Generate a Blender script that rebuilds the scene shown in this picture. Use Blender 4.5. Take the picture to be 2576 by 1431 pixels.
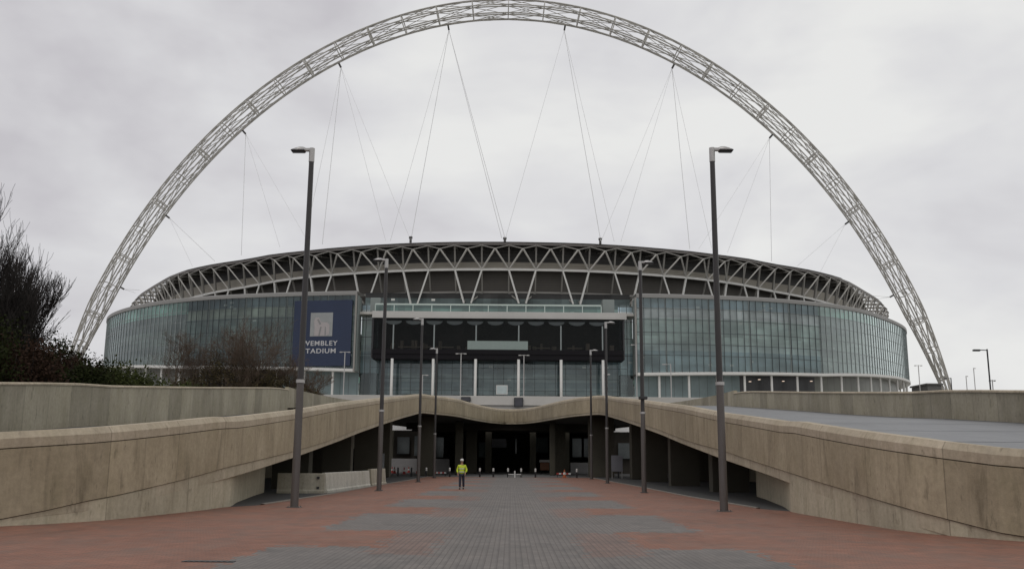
import bpy, math, random
from mathutils import Vector, Matrix, noise
R = math.radians
random.seed(7)
S = bpy.context.scene
COL = S.collection
for o in list(bpy.data.objects): bpy.data.objects.remove(o)

# ------------------------------------------------------------ camera
FPX, CX, CY, EYE = 2350.0, 1288.0, 715.5, 1.66          # focal length measured on a 2576 px wide picture
PITCH = math.atan(447 / 2350); ROLL = R(0.45)
Rv = Vector((1, 0, 0)); Fv = Vector((0, math.cos(PITCH), math.sin(PITCH))); Uv = Vector((0, -math.sin(PITCH), math.cos(PITCH)))
right = Rv * math.cos(ROLL) + Uv * math.sin(ROLL); up = -Rv * math.sin(ROLL) + Uv * math.cos(ROLL)
cam = bpy.data.objects.new('camera', bpy.data.cameras.new('camera')); COL.objects.link(cam)
cam.data.sensor_width = 36; cam.data.lens = FPX / 2576 * 36; cam.data.clip_end = 6000; cam.data.clip_start = 0.1
m = Matrix((right, up, -Fv)).transposed().to_4x4(); m.translation = Vector((0, 0, EYE)); cam.matrix_world = m
S.camera = cam

# ------------------------------------------------------------ node helper
def mat(name, rough=0.7, metal=0.0, col=(0.5, 0.5, 0.5), spec=0.5):
    M = bpy.data.materials.new(name); M.use_nodes = True
    nt = M.node_tree; b = nt.nodes['Principled BSDF']
    b.inputs['Base Color'].default_value = (*col, 1); b.inputs['Roughness'].default_value = rough
    b.inputs['Metallic'].default_value = metal; b.inputs['Specular IOR Level'].default_value = spec
    return M, nt, b
class N:
    """small helper to write node maths"""
    def __init__(s, nt): s.nt = nt
    def add(s, t, **k):
        n = s.nt.nodes.new(t)
        for a, v in k.items(): setattr(n, a, v)
        return n
    def link(s, a, b): s.nt.links.new(a, b)
    def m(s, op, a, b=0.0, c=0.0):
        n = s.add('ShaderNodeMath', operation=op)
        for i, v in enumerate((a, b, c)):
            if isinstance(v, (int, float)): n.inputs[i].default_value = v
            else: s.link(v, n.inputs[i])
        return n.outputs[0]
    def mix(s, f, a, b, blend='MIX'):
        n = s.add('ShaderNodeMix', data_type='RGBA', blend_type=blend)
        for i, v in ((0, f), (6, a), (7, b)):
            if isinstance(v, (int, float)): n.inputs[i].default_value = v
            elif isinstance(v, tuple): n.inputs[i].default_value = (*v, 1)
            else: s.link(v, n.inputs[i])
        return n.outputs[2]
    def noise(s, vec, scale, detail=3, rough=0.55, dist=0.0):
        n = s.add('ShaderNodeTexNoise'); n.inputs['Scale'].default_value = scale
        n.inputs['Detail'].default_value = detail; n.inputs['Roughness'].default_value = rough
        n.inputs['Distortion'].default_value = dist
        s.link(vec, n.inputs['Vector']); return n.outputs[0]
    def ramp(s, f, *st):
        n = s.add('ShaderNodeValToRGB'); e = n.color_ramp.elements
        while len(e) < len(st): e.new(0.5)
        for i, (p, c) in enumerate(st):
            e[i].position = p; e[i].color = (c, c, c, 1) if isinstance(c, (int, float)) else (*c, 1)
        s.link(f, n.inputs[0]); return n.outputs[0]
    def scale(s, vec, sc):
        n = s.add('ShaderNodeMapping'); n.inputs['Scale'].default_value = sc; s.link(vec, n.inputs[0]); return n.outputs[0]
    def xyz(s, vec):
        n = s.add('ShaderNodeSeparateXYZ'); s.link(vec, n.inputs[0]); return n.outputs
    def vec(s, x, y, z):
        n = s.add('ShaderNodeCombineXYZ')
        for i, v in enumerate((x, y, z)):
            if isinstance(v, (int, float)): n.inputs[i].default_value = v
            else: s.link(v, n.inputs[i])
        return n.outputs[0]
    def pos(s): return s.add('ShaderNodeNewGeometry').outputs['Position']
    def obj(s): return s.add('ShaderNodeTexCoord').outputs['Object']
    def uv(s): return s.add('ShaderNodeTexCoord').outputs['UV']
    def white(s, vec):
        n = s.add('ShaderNodeTexWhiteNoise'); n.noise_dimensions = '3D'; s.link(vec, n.inputs['Vector']); return n.outputs[0]
    def bump(s, h, strength, dist, b):
        n = s.add('ShaderNodeBump'); n.inputs['Strength'].default_value = strength; n.inputs['Distance'].default_value = dist
        s.link(h, n.inputs['Height']); s.link(n.outputs[0], b.inputs['Normal'])

# ------------------------------------------------------------ world: overcast sky
SUN_EL, SUN_ROT = R(52), R(205)
W = bpy.data.worlds.new('World'); S.world = W; W.use_nodes = True
nt = W.node_tree; n = N(nt); bg = nt.nodes['Background']
sky = n.add('ShaderNodeTexSky', sky_type='NISHITA'); sky.sun_disc = False; sky.sun_elevation = SUN_EL; sky.sun_rotation = SUN_ROT
sky.air_density = 1.0; sky.dust_density = 3.0
g = n.add('ShaderNodeTexCoord').outputs['Generated']
gx, gy, gz = n.xyz(g)
cv = n.vec(gx, gy, n.m('MULTIPLY', gz, 2.1))
c1 = n.noise(cv, 2.4, 5, 0.5, 0.4); c2 = n.noise(cv, 6.5, 4, 0.5, 0.3)
c = n.m('ADD', n.m('MULTIPLY', c1, 0.72), n.m('MULTIPLY', c2, 0.28))
side = n.m('MULTIPLY', gx, 0.16)                                    # the clouds are thicker towards the west
c = n.m('ADD', c, side)
cloud = n.ramp(c, (0.36, (0.585, 0.57, 0.60)), (0.50, (0.735, 0.732, 0.748)), (0.62, (0.85, 0.85, 0.838)))
over = n.mix(1.0, cloud, (10.0, 10.0, 10.0), 'MULTIPLY')
mx = n.mix(0.97, sky.outputs[0], over)
nt.links.new(mx, bg.inputs[0]); bg.inputs[1].default_value = 0.1
sun = bpy.data.objects.new('sun', bpy.data.lights.new('sun', 'SUN')); COL.objects.link(sun)
sun.data.energy = 0.6; sun.data.angle = R(20); sun.data.color = (1, 0.97, 0.92)
d = Vector((math.sin(SUN_ROT) * math.cos(SUN_EL), math.cos(SUN_ROT) * math.cos(SUN_EL), math.sin(SUN_EL)))
sun.rotation_euler = d.to_track_quat('Z', 'Y').to_euler()
S.view_settings.view_transform = 'Standard'; S.view_settings.look = 'None'; S.view_settings.exposure = -0.05; S.view_settings.gamma = 1
S.cycles.max_bounces = 8; S.cycles.transparent_max_bounces = 16; S.cycles.caustics_reflective = False; S.cycles.caustics_refractive = False

# ------------------------------------------------------------ measuring helpers: a viewing ray meets a known plane
def ray(px, py):
    u = px - CX; v = -(py - CY)
    return Fv + (right * u + up * v) / FPX
def at(px, py, y):
    d = ray(px, py); return Vector((0, 0, EYE)) + d * (y / d.y)
def lerp_tab(tab, x):
    if x <= tab[0][0]: return tab[0][1] if x >= tab[0][0] else tab[0][1] + (tab[1][1] - tab[0][1]) / (tab[1][0] - tab[0][0]) * (x - tab[0][0])
    for (a, b), (c, d) in zip(tab, tab[1:]):
        if x <= c: return b + (d - b) * (x - a) / (c - a)
    return tab[-1][1]

# ------------------------------------------------------------ mesh helpers
class MB:
    def __init__(s): s.v = []; s.f = []; s.uv = []; s.mi = []; s.cur = 0
    def quad(s, a, b, c, d, uv=None):
        i = len(s.v); s.v += [tuple(a), tuple(b), tuple(c), tuple(d)]; s.f.append((i, i+1, i+2, i+3)); s.uv.append(uv); s.mi.append(s.cur)
    def tri(s, a, b, c):
        i = len(s.v); s.v += [tuple(a), tuple(b), tuple(c)]; s.f.append((i, i+1, i+2)); s.uv.append(None); s.mi.append(s.cur)
    def box(s, x0, y0, z0, x1, y1, z1, M=None, bev=0.0):
        if bev:
            P = []
            for z, k in ((z0, bev), (z0+bev, 0), (z1-bev, 0), (z1, bev)):
                P.append([(x0+k, y0+k, z), (x1-k, y0+k, z), (x1-k, y1-k, z), (x0+k, y1-k, z)])
            i = len(s.v)
            for r in P: s.v += [tuple(M @ Vector(p)) if M else p for p in r]
            F = [(i+3, i+2, i+1, i)]
            for k in range(3):
                for j in range(4): F.append((i+4*k+j, i+4*k+(j+1) % 4, i+4*k+4+(j+1) % 4, i+4*k+4+j))
            F.append((i+12, i+13, i+14, i+15))
        else:
            P = [(x0,y0,z0),(x1,y0,z0),(x1,y1,z0),(x0,y1,z0),(x0,y0,z1),(x1,y0,z1),(x1,y1,z1),(x0,y1,z1)]
            i = len(s.v); s.v += [tuple(M @ Vector(p)) if M else p for p in P]
            F = [(i+3,i+2,i+1,i),(i+4,i+5,i+6,i+7),(i,i+1,i+5,i+4),(i+1,i+2,i+6,i+5),(i+2,i+3,i+7,i+6),(i+3,i,i+4,i+7)]
        for f in F: s.f.append(f); s.uv.append(None); s.mi.append(s.cur)
    def tube(s, pts, rad, n=6, cap=True):
        pts = [Vector(p) for p in pts]
        if isinstance(rad, (int, float)): rad = [rad] * len(pts)
        i0 = len(s.v); pu = None
        for k, p in enumerate(pts):
            t = (pts[min(k+1, len(pts)-1)] - pts[max(k-1, 0)]).normalized()
            if pu is None:
                pu = Vector((0, 0, 1)).cross(t)
                if pu.length < 1e-3: pu = Vector((1, 0, 0)).cross(t)
            pu = (pu - t * pu.dot(t)).normalized(); w = t.cross(pu)
            for j in range(n):
                a = 2 * math.pi * j / n
                s.v.append(tuple(p + (pu * math.cos(a) + w * math.sin(a)) * rad[k]))
        for k in range(len(pts)-1):
            for j in range(n):
                a = i0 + k*n + j; b = i0 + k*n + (j+1) % n
                s.f.append((a, b, b+n, a+n)); s.uv.append(None); s.mi.append(s.cur)
        if cap and n > 3:
            s.f.append(tuple(i0 + j for j in reversed(range(n)))); s.uv.append(None); s.mi.append(s.cur)
            e = i0 + (len(pts)-1)*n; s.f.append(tuple(e + j for j in range(n))); s.uv.append(None); s.mi.append(s.cur)
    def beam(s, a, b, w, h, upv=(0, 0, 1)):
        """rectangular bar from a to b"""
        a = Vector(a); b = Vector(b); t = (b - a).normalized(); u = t.cross(Vector(upv))
        if u.length < 1e-3: u = t.cross(Vector((1, 0, 0)))
        u.normalize(); v = u.cross(t)
        P = [a - u*w/2 - v*h/2, a + u*w/2 - v*h/2, a + u*w/2 + v*h/2, a - u*w/2 + v*h/2]
        Q = [p + (b - a) for p in P]; i = len(s.v); s.v += [tuple(p) for p in P + Q]
        for f in ((3,2,1,0),(4,5,6,7),(0,1,5,4),(1,2,6,5),(2,3,7,6),(3,0,4,7)):
            s.f.append(tuple(i + k for k in f)); s.uv.append(None); s.mi.append(s.cur)
    def prism(s, prof, z0, z1, M=None):
        i = len(s.v); n = len(prof)
        for z in (z0, z1):
            for x, y in prof: p = Vector((x, y, z)); s.v.append(tuple(M @ p) if M else tuple(p))
        s.f.append(tuple(i + k for k in reversed(range(n)))); s.f.append(tuple(i + n + k for k in range(n)))
        for k in range(n): s.f.append((i+k, i+(k+1) % n, i+n+(k+1) % n, i+n+k))
        s.uv += [None] * (n + 2); s.mi += [s.cur] * (n + 2)
    def lathe(s, prof, cx=0, cy=0, n=12):
        i0 = len(s.v)
        for r, z in prof:
            for j in range(n):
                a = 2*math.pi*j/n; s.v.append((cx + r*math.cos(a), cy + r*math.sin(a), z))
        for k in range(len(prof)-1):
            for j in range(n):
                a = i0+k*n+j; b = i0+k*n+(j+1) % n; s.f.append((a, b, b+n, a+n)); s.uv.append(None); s.mi.append(s.cur)
        s.f.append(tuple(i0+j for j in reversed(range(n)))); s.f.append(tuple(i0+(len(prof)-1)*n+j for j in range(n)))
        s.uv += [None, None]; s.mi += [s.cur]*2
    def strip(s, rows, close=False, uvs=None):
        """rows: list of point rows; quads between them"""
        i0 = len(s.v); L = len(rows[0])
        for r in rows: s.v += [tuple(p) for p in r]
        for k in range(len(rows)-1):
            for j in range(L - (0 if close else 1)):
                j2 = (j+1) % L
                s.f.append((i0+k*L+j, i0+(k+1)*L+j, i0+(k+1)*L+j2, i0+k*L+j2))
                s.uv.append([uvs[k][j], uvs[k+1][j], uvs[k+1][j2], uvs[k][j2]] if uvs else None); s.mi.append(s.cur)
    def build(s, name, mats, parent=None, smooth=False):
        me = bpy.data.meshes.new(name); me.from_pydata(s.v, [], s.f)
        if not isinstance(mats, (list, tuple)): mats = [mats]
        for mm in mats: me.materials.append(mm)
        if len(mats) > 1: me.polygons.foreach_set('material_index', s.mi)
        if any(u for u in s.uv):
            ul = me.uv_layers.new(name='UVMap')
            for p, u in zip(me.polygons, s.uv):
                if u:
                    for li, c in zip(p.loop_indices, u): ul.data[li].uv = c
        if smooth: me.polygons.foreach_set('use_smooth', [True]*len(me.polygons))
        me.update()
        o = bpy.data.objects.new(name, me); COL.objects.link(o)
        if parent is not None:
            o.parent = parent; o.matrix_parent_inverse = Matrix.Translation(-parent.location) if not parent.rotation_euler.z else parent.matrix_basis.inverted()
        return o
def tag(o, label=None, cat=None, group=None, kind=None):
    for k, v in (('label', label), ('category', cat), ('group', group), ('kind', kind)):
        if v: o[k] = v
    return o
def empty(name, loc=(0, 0, 0), label=None, cat=None, group=None):
    o = bpy.data.objects.new(name, None); COL.objects.link(o); o.location = loc; o.empty_display_size = 0.5
    return tag(o, label, cat, group)
def copy_thing(src, loc, rz=0.0, label=None):
    r = src.copy(); COL.objects.link(r); r.location = loc; r.rotation_euler = (0, 0, rz)
    if label: r['label'] = label
    def rec(a, b):
        for ch in a.children:
            c = ch.copy(); COL.objects.link(c); c.parent = b; rec(ch, c)
    rec(src, r); return r
def resample(pts, step):
    P = [Vector(p) for p in pts]; out = [P[0]]; acc = 0
    for a, b in zip(P, P[1:]):
        L = (b - a).length; k = max(1, round(L / step))
        for i in range(1, k+1): out.append(a + (b - a) * i / k)
    return out
def smooth_path(pts, step, it=2):
    """Catmull-Rom through the points"""
    P = [Vector(p) for p in pts]; P = [P[0]*2 - P[1]] + P + [P[-1]*2 - P[-2]]; out = []
    for i in range(1, len(P)-2):
        a, b, c, d = P[i-1:i+3]; L = (c - b).length; k = max(1, round(L/step))
        for j in range(k):
            t = j/k; out.append(0.5*((2*b) + (c-a)*t + (2*a-5*b+4*c-d)*t*t + (3*b-a-3*c+d)*t*t*t))
    out.append(P[-2]); return out
def normals2(P, closed=False):
    out = []
    for i in range(len(P)):
        a = P[i-1] if (i or closed) else P[0]; b = P[(i+1) % len(P)] if (i < len(P)-1 or closed) else P[-1]
        t = (b - a); t = Vector((t.x, t.y, 0)).normalized(); out.append(Vector((t.y, -t.x, 0)))
    return out

# ------------------------------------------------------------ materials
def concrete(name, c1, c2, joint=3.6, vari=0.12, streak=0.35):
    M, nt, b = mat(name, 0.85, spec=0.25); n = N(nt)
    uv = n.uv(); u, v, _ = n.xyz(uv)
    P = n.pos()
    st = n.noise(n.vec(n.m('MULTIPLY', u, 0.9), n.m('MULTIPLY', v, 0.35), 0.0), 1.0, 6, 0.6, 0.5)
    fine = n.noise(P, 6.0, 8, 0.75); big = n.noise(P, 0.45, 3)
    cell = n.m('FLOOR', n.m('DIVIDE', u, joint)); cw = n.white(n.vec(cell, 3.0, 1.0))
    base = n.mix(n.ramp(st, (0.3, 0.0), (0.72, 1.0)), c1, c2)
    # dark run-off stains with a shape of their own, hanging from the top edge
    run = n.noise(n.vec(n.m('MULTIPLY', u, 1.9), n.m('MULTIPLY', v, 0.3), 4.0), 1.0, 5, 0.65, 0.6)
    dirt = n.ramp(run, (0.55, 0.0), (0.75, 1.0))
    base = n.mix(n.m('MULTIPLY', dirt, streak), base, tuple(x*0.42 for x in c1))
    lime = n.ramp(n.noise(n.vec(n.m('MULTIPLY', u, 1.1), n.m('MULTIPLY', v, 0.2), 9.0), 1.0, 3, 0.5), (0.68, 0.0), (0.76, 1.0))
    base = n.mix(n.m('MULTIPLY', lime, 0.22), base, (0.5, 0.47, 0.40))
    spot = n.ramp(n.noise(n.vec(n.m('MULTIPLY', u, 3.2), n.m('MULTIPLY', v, 1.1), 2.0), 1.0, 4, 0.7, 0.3), (0.60, 0.0), (0.68, 1.0))
    base = n.mix(n.m('MULTIPLY', spot, 0.5), base, tuple(x*0.45 for x in c1))
    moss = n.ramp(n.noise(P, 0.9, 5, 0.7), (0.5, 0.0), (0.7, 1.0))
    base = n.mix(n.m('MULTIPLY', moss, 0.22), base, (0.17, 0.16, 0.085))
    k = n.m('ADD', 1.0 - vari, n.m('MULTIPLY', cw, vari*2))
    k = n.m('MULTIPLY', k, n.m('ADD', 0.62, n.m('MULTIPLY', fine, 0.76)))
    k = n.m('MULTIPLY', k, n.m('ADD', 0.82, n.m('MULTIPLY', big, 0.36)))
    fr = n.m('ABSOLUTE', n.m('SUBTRACT', n.m('FRACT', n.m('DIVIDE', u, joint)), 0.5))
    jl = n.m('GREATER_THAN', fr, 0.5 - 0.018/joint*0.9)
    k = n.m('MULTIPLY', k, n.m('SUBTRACT', 1.0, n.m('MULTIPLY', jl, 0.34)))
    hair = n.noise(n.vec(n.m('MULTIPLY', u, 7.0), n.m('MULTIPLY', v, 0.9), 7.0), 1.0, 5, 0.7)
    k = n.m('MULTIPLY', k, n.m('ADD', 0.78, n.m('MULTIPLY', hair, 0.44)))
    out = n.mix(1.0, base, n.vec(k, k, k), 'MULTIPLY')
    n.link(out, b.inputs['Base Color'])
    n.bump(n.m('ADD', fine, n.m('MULTIPLY', jl, -1.0)), 0.35, 0.02, b)
    return M
M_conc = concrete('weathered_concrete', (0.315, 0.262, 0.18), (0.425, 0.362, 0.26), streak=0.6)
M_conc_low = concrete('pale_wall_concrete', (0.40, 0.355, 0.262), (0.52, 0.47, 0.36), 4.5, 0.08, 0.4)
M_conc_band = concrete('pale_band_concrete', (0.37, 0.32, 0.235), (0.48, 0.425, 0.325), 3.6, 0.08, 0.3)
M_conc_far = concrete('panelled_concrete', (0.29, 0.262, 0.195), (0.385, 0.35, 0.275), 2.4, 0.2, 0.35)
M_cope = concrete('coping_concrete', (0.38, 0.32, 0.235), (0.48, 0.415, 0.32), 3.6, 0.08, 0.2)
M_groove = mat('groove_shadow_gap', 0.95, col=(0.105, 0.085, 0.06))[0]

def simple(name, c, rough=0.6, metal=0.0, var=0.15, sc=2.0, spec=0.5):
    M, nt, b = mat(name, rough, metal, c, spec); n = N(nt)
    f = n.noise(n.obj(), sc, 4, 0.6)
    f2 = n.noise(n.obj(), sc*9, 3, 0.6)
    k = n.m('ADD', 1.0 - var, n.m('ADD', n.m('MULTIPLY', f, var*1.4), n.m('MULTIPLY', f2, var*0.6)))
    out = n.mix(1.0, c, n.vec(k, k, k), 'MULTIPLY'); n.link(out, b.inputs['Base Color'])
    return M
M_white = simple('white_steel_paint', (0.60, 0.595, 0.57), 0.45)
M_archw = simple('arch_steel_paint', (0.46, 0.445, 0.41), 0.5, var=0.5, sc=0.35)
M_grey = simple('grey_steel_paint', (0.25, 0.24, 0.22), 0.5)
M_dkgrey = simple('dark_grey_steel', (0.085, 0.082, 0.078), 0.5)
M_poleu = simple('silhouette_dark_pole', (0.03, 0.027, 0.027), 0.4, 0.0, 0.25, 0.8)  # upper pole: silhouette against the bright sky put into the colour
M_pole = simple('brown_grey_pole_paint', (0.09, 0.08, 0.076), 0.42, 0.0, 0.25, 0.8)
M_galv = simple('galvanised_steel', (0.42, 0.41, 0.40), 0.4, 0.5)
M_black = simple('black_paint', (0.018, 0.018, 0.02), 0.35)
M_cable = simple('steel_cable', (0.6, 0.6, 0.6), 0.5)
M_roof = simple('roof_sheet', (0.42, 0.42, 0.41), 0.5, sc=0.1)
M_asph = simple('dark_asphalt', (0.05, 0.05, 0.048), 0.9, var=0.35, sc=0.5)
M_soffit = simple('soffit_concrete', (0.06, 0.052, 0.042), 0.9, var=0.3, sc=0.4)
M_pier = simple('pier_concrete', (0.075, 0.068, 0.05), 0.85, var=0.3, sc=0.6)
M_podium = simple('pale_podium_concrete', (0.52, 0.50, 0.465), 0.8, var=0.2, sc=0.15)
M_grass = simple('bank_grass', (0.05, 0.065, 0.025), 0.95, var=0.5, sc=0.8)
M_kerb = simple('kerb_stone', (0.24, 0.22, 0.19), 0.85)
M_bark = simple('bare_bark', (0.02, 0.016, 0.014), 0.9, var=0.4, sc=1.5)
M_bark2 = simple('brown_twigs', (0.10, 0.07, 0.05), 0.9, var=0.4, sc=1.5)

def cladding(name, c, pitch):
    M, nt, b = mat(name, 0.55); n = N(nt)
    x, y, z = n.xyz(n.pos())
    l = n.m('FRACT', n.m('DIVIDE', z, pitch)); k = n.m('ADD', 0.75, n.m('MULTIPLY', n.m('GREATER_THAN', l, 0.3), 0.3))
    k = n.m('MULTIPLY', k, n.m('ADD', 0.7, n.m('MULTIPLY', n.noise(n.pos(), 0.12, 4), 0.6)))
    n.link(n.mix(1.0, c, n.vec(k, k, k), 'MULTIPLY'), b.inputs['Base Color'])
    return M
M_louv = cladding('brown_louvre_cladding', (0.07, 0.062, 0.052), 0.55)
M_upper = cladding('dark_upper_cladding', (0.06, 0.058, 0.055), 0.9)
M_band = cladding('taupe_band_cladding', (0.36, 0.33, 0.275), 0.45)

def glass(name, tint, refl=1.0, rough=0.03, wav=0.02):
    M = bpy.data.materials.new(name); M.use_nodes = True; nt = M.node_tree; n = N(nt)
    nt.nodes.remove(nt.nodes['Principled BSDF']); out = nt.nodes['Material Output']
    uv = n.uv(); u, v, _ = n.xyz(uv)
    cell = n.vec(n.m('FLOOR', n.m('DIVIDE', u, 1.75)), n.m('FLOOR', n.m('DIVIDE', v, 2.2)), 0.0)
    w = n.white(cell)
    tr = n.add('ShaderNodeBsdfTransparent')
    k = n.m('ADD', 0.9, n.m('MULTIPLY', w, 0.12))
    n.link(n.mix(1.0, tint, n.vec(k, k, k), 'MULTIPLY'), tr.inputs[0])
    gl = n.add('ShaderNodeBsdfGlossy'); gl.inputs['Roughness'].default_value = rough; gl.inputs['Color'].default_value = (0.86, 0.95, 0.95, 1)
    # each pane sits at a very slightly different angle
    wn = n.add('ShaderNodeTexWhiteNoise'); n.link(cell, wn.inputs['Vector'])
    sub = n.add('ShaderNodeVectorMath', operation='SUBTRACT'); n.link(wn.outputs[1], sub.inputs[0]); sub.inputs[1].default_value = (0.5, 0.5, 0.5)
    sc = n.add('ShaderNodeVectorMath', operation='SCALE'); n.link(sub.outputs[0], sc.inputs[0]); sc.inputs['Scale'].default_value = wav
    ad = n.add('ShaderNodeVectorMath', operation='ADD'); n.link(sc.outputs[0], ad.inputs[0]); n.link(n.add('ShaderNodeNewGeometry').outputs['Normal'], ad.inputs[1])
    nm = n.add('ShaderNodeVectorMath', operation='NORMALIZE'); n.link(ad.outputs[0], nm.inputs[0]); n.link(nm.outputs[0], gl.inputs['Normal'])
    fr = n.add('ShaderNodeFresnel'); fr.inputs[0].default_value = 1.5
    f = n.m('MINIMUM', n.m('ADD', n.m('MULTIPLY', fr.outputs[0], 1.6*refl), 0.005), 0.95)
    mixs = n.add('ShaderNodeMixShader'); n.link(f, mixs.inputs[0]); n.link(tr.outputs[0], mixs.inputs[1]); n.link(gl.outputs[0], mixs.inputs[2])
    n.link(mixs.outputs[0], out.inputs[0]); return M
M_glass = glass('tinted_facade_glass', (0.88, 0.93, 0.93), 1.1, wav=0.004)
M_glass2 = glass('curved_end_glass', (0.80, 0.88, 0.86), 2.1, wav=0.003)
M_glass2L = glass('left_end_glass', (0.80, 0.88, 0.86), 1.0, wav=0.003)
M_glassL = glass('left_wing_glass', (0.80, 0.88, 0.88), 0.8, wav=0.004)
M_glassd = glass('dark_smoked_glass', (0.45, 0.45, 0.45), 0.12, 0.05)
M_rail = glass('pale_balustrade_glass', (0.5, 0.68, 0.62), 1.2)
def interior(name, bands, var=0.35):
    """inner wall seen through the glass: bands by height for blinds, spandrel and a ceiling coloured as if lit"""
    M, nt, b = mat(name, 0.8); n = N(nt)
    uv = n.uv(); u, v, _ = n.xyz(uv)
    f = n.m('DIVIDE', v, 45.0)
    r = n.add('ShaderNodeValToRGB'); r.color_ramp.interpolation = 'CONSTANT'; e = r.color_ramp.elements
    while len(e) < len(bands): e.new(0.5)
    for i, (z, c) in enumerate(bands): e[i].position = z/45.0; e[i].color = (*c, 1)
    n.link(f, r.inputs[0])
    nn = n.noise(n.vec(n.m('MULTIPLY', u, 0.09), n.m('MULTIPLY', v, 0.22), 0.0), 1.0, 4, 0.6)
    k = n.m('ADD', 1.0 - var, n.m('ADD', n.m('MULTIPLY', n.white(n.vec(n.m('FLOOR', n.m('DIVIDE', u, 1.75)), 5.0, 2.0)), var*0.9), n.m('MULTIPLY', n.ramp(nn, (0.35, 0.0), (0.65, 1.0)), var*1.5)))
    pw = n.white(n.vec(n.m('FLOOR', n.m('DIVIDE', u, 5.25)), n.m('FLOOR', n.m('DIVIDE', v, 4.4)), 3.0))
    k = n.m('MULTIPLY', k, n.m('ADD', 0.72, n.m('MULTIPLY', pw, 0.5)))
    low = n.noise(n.vec(n.m('MULTIPLY', u, 0.035), n.m('MULTIPLY', v, 0.10), 8.0), 1.0, 3, 0.6)
    k = n.m('MULTIPLY', k, n.ramp(low, (0.38, 0.62), (0.56, 1.12)))
    lit = n.white(n.vec(n.m('FLOOR', n.m('DIVIDE', u, 0.9)), n.m('FLOOR', n.m('DIVIDE', v, 0.5)), 11.0))  # pale specks in the wall colour stand in for small interior lights
    colr = n.mix(1.0, r.outputs[0], n.vec(k, k, k), 'MULTIPLY')
    n.link(n.mix(n.m('MULTIPLY', n.m('GREATER_THAN', lit, 0.993), 0.7), colr, (0.85, 0.85, 0.8)), b.inputs['Base Color']); return M
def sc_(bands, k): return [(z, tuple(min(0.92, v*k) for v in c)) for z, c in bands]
B1 = [(0, (0.05, 0.06, 0.055)), (22.0, (0.33, 0.43, 0.46)), (27.3, (0.50, 0.58, 0.57)), (29.0, (0.54, 0.63, 0.59)), (33.6, (0.58, 0.65, 0.61)), (34.9, (0.90, 0.92, 0.78)), (37.3, (0.34, 0.42, 0.47))]  # the palest band has the glow of a lit ceiling in its colour
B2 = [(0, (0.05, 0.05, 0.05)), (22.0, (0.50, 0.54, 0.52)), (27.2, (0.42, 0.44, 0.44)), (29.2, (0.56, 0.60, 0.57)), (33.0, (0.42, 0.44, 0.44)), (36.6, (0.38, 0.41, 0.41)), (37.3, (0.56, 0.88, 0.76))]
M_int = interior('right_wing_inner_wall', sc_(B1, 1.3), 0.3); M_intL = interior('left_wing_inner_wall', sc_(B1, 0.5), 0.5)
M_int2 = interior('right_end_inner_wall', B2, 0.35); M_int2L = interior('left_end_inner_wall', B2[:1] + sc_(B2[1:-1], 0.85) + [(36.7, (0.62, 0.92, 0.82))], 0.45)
M_int3 = interior('entrance_interior_wall', [(0, (0.12, 0.15, 0.15)), (17.5, (0.26, 0.33, 0.34)), (19.0, (0.20, 0.26, 0.28)), (20.4, (0.30, 0.37, 0.38)), (22.5, (0.22, 0.28, 0.31))], 0.5)
M_inner = simple('dim_interior', (0.055, 0.045, 0.042), 0.8, var=0.8, sc=0.2, spec=0.1)

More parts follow.
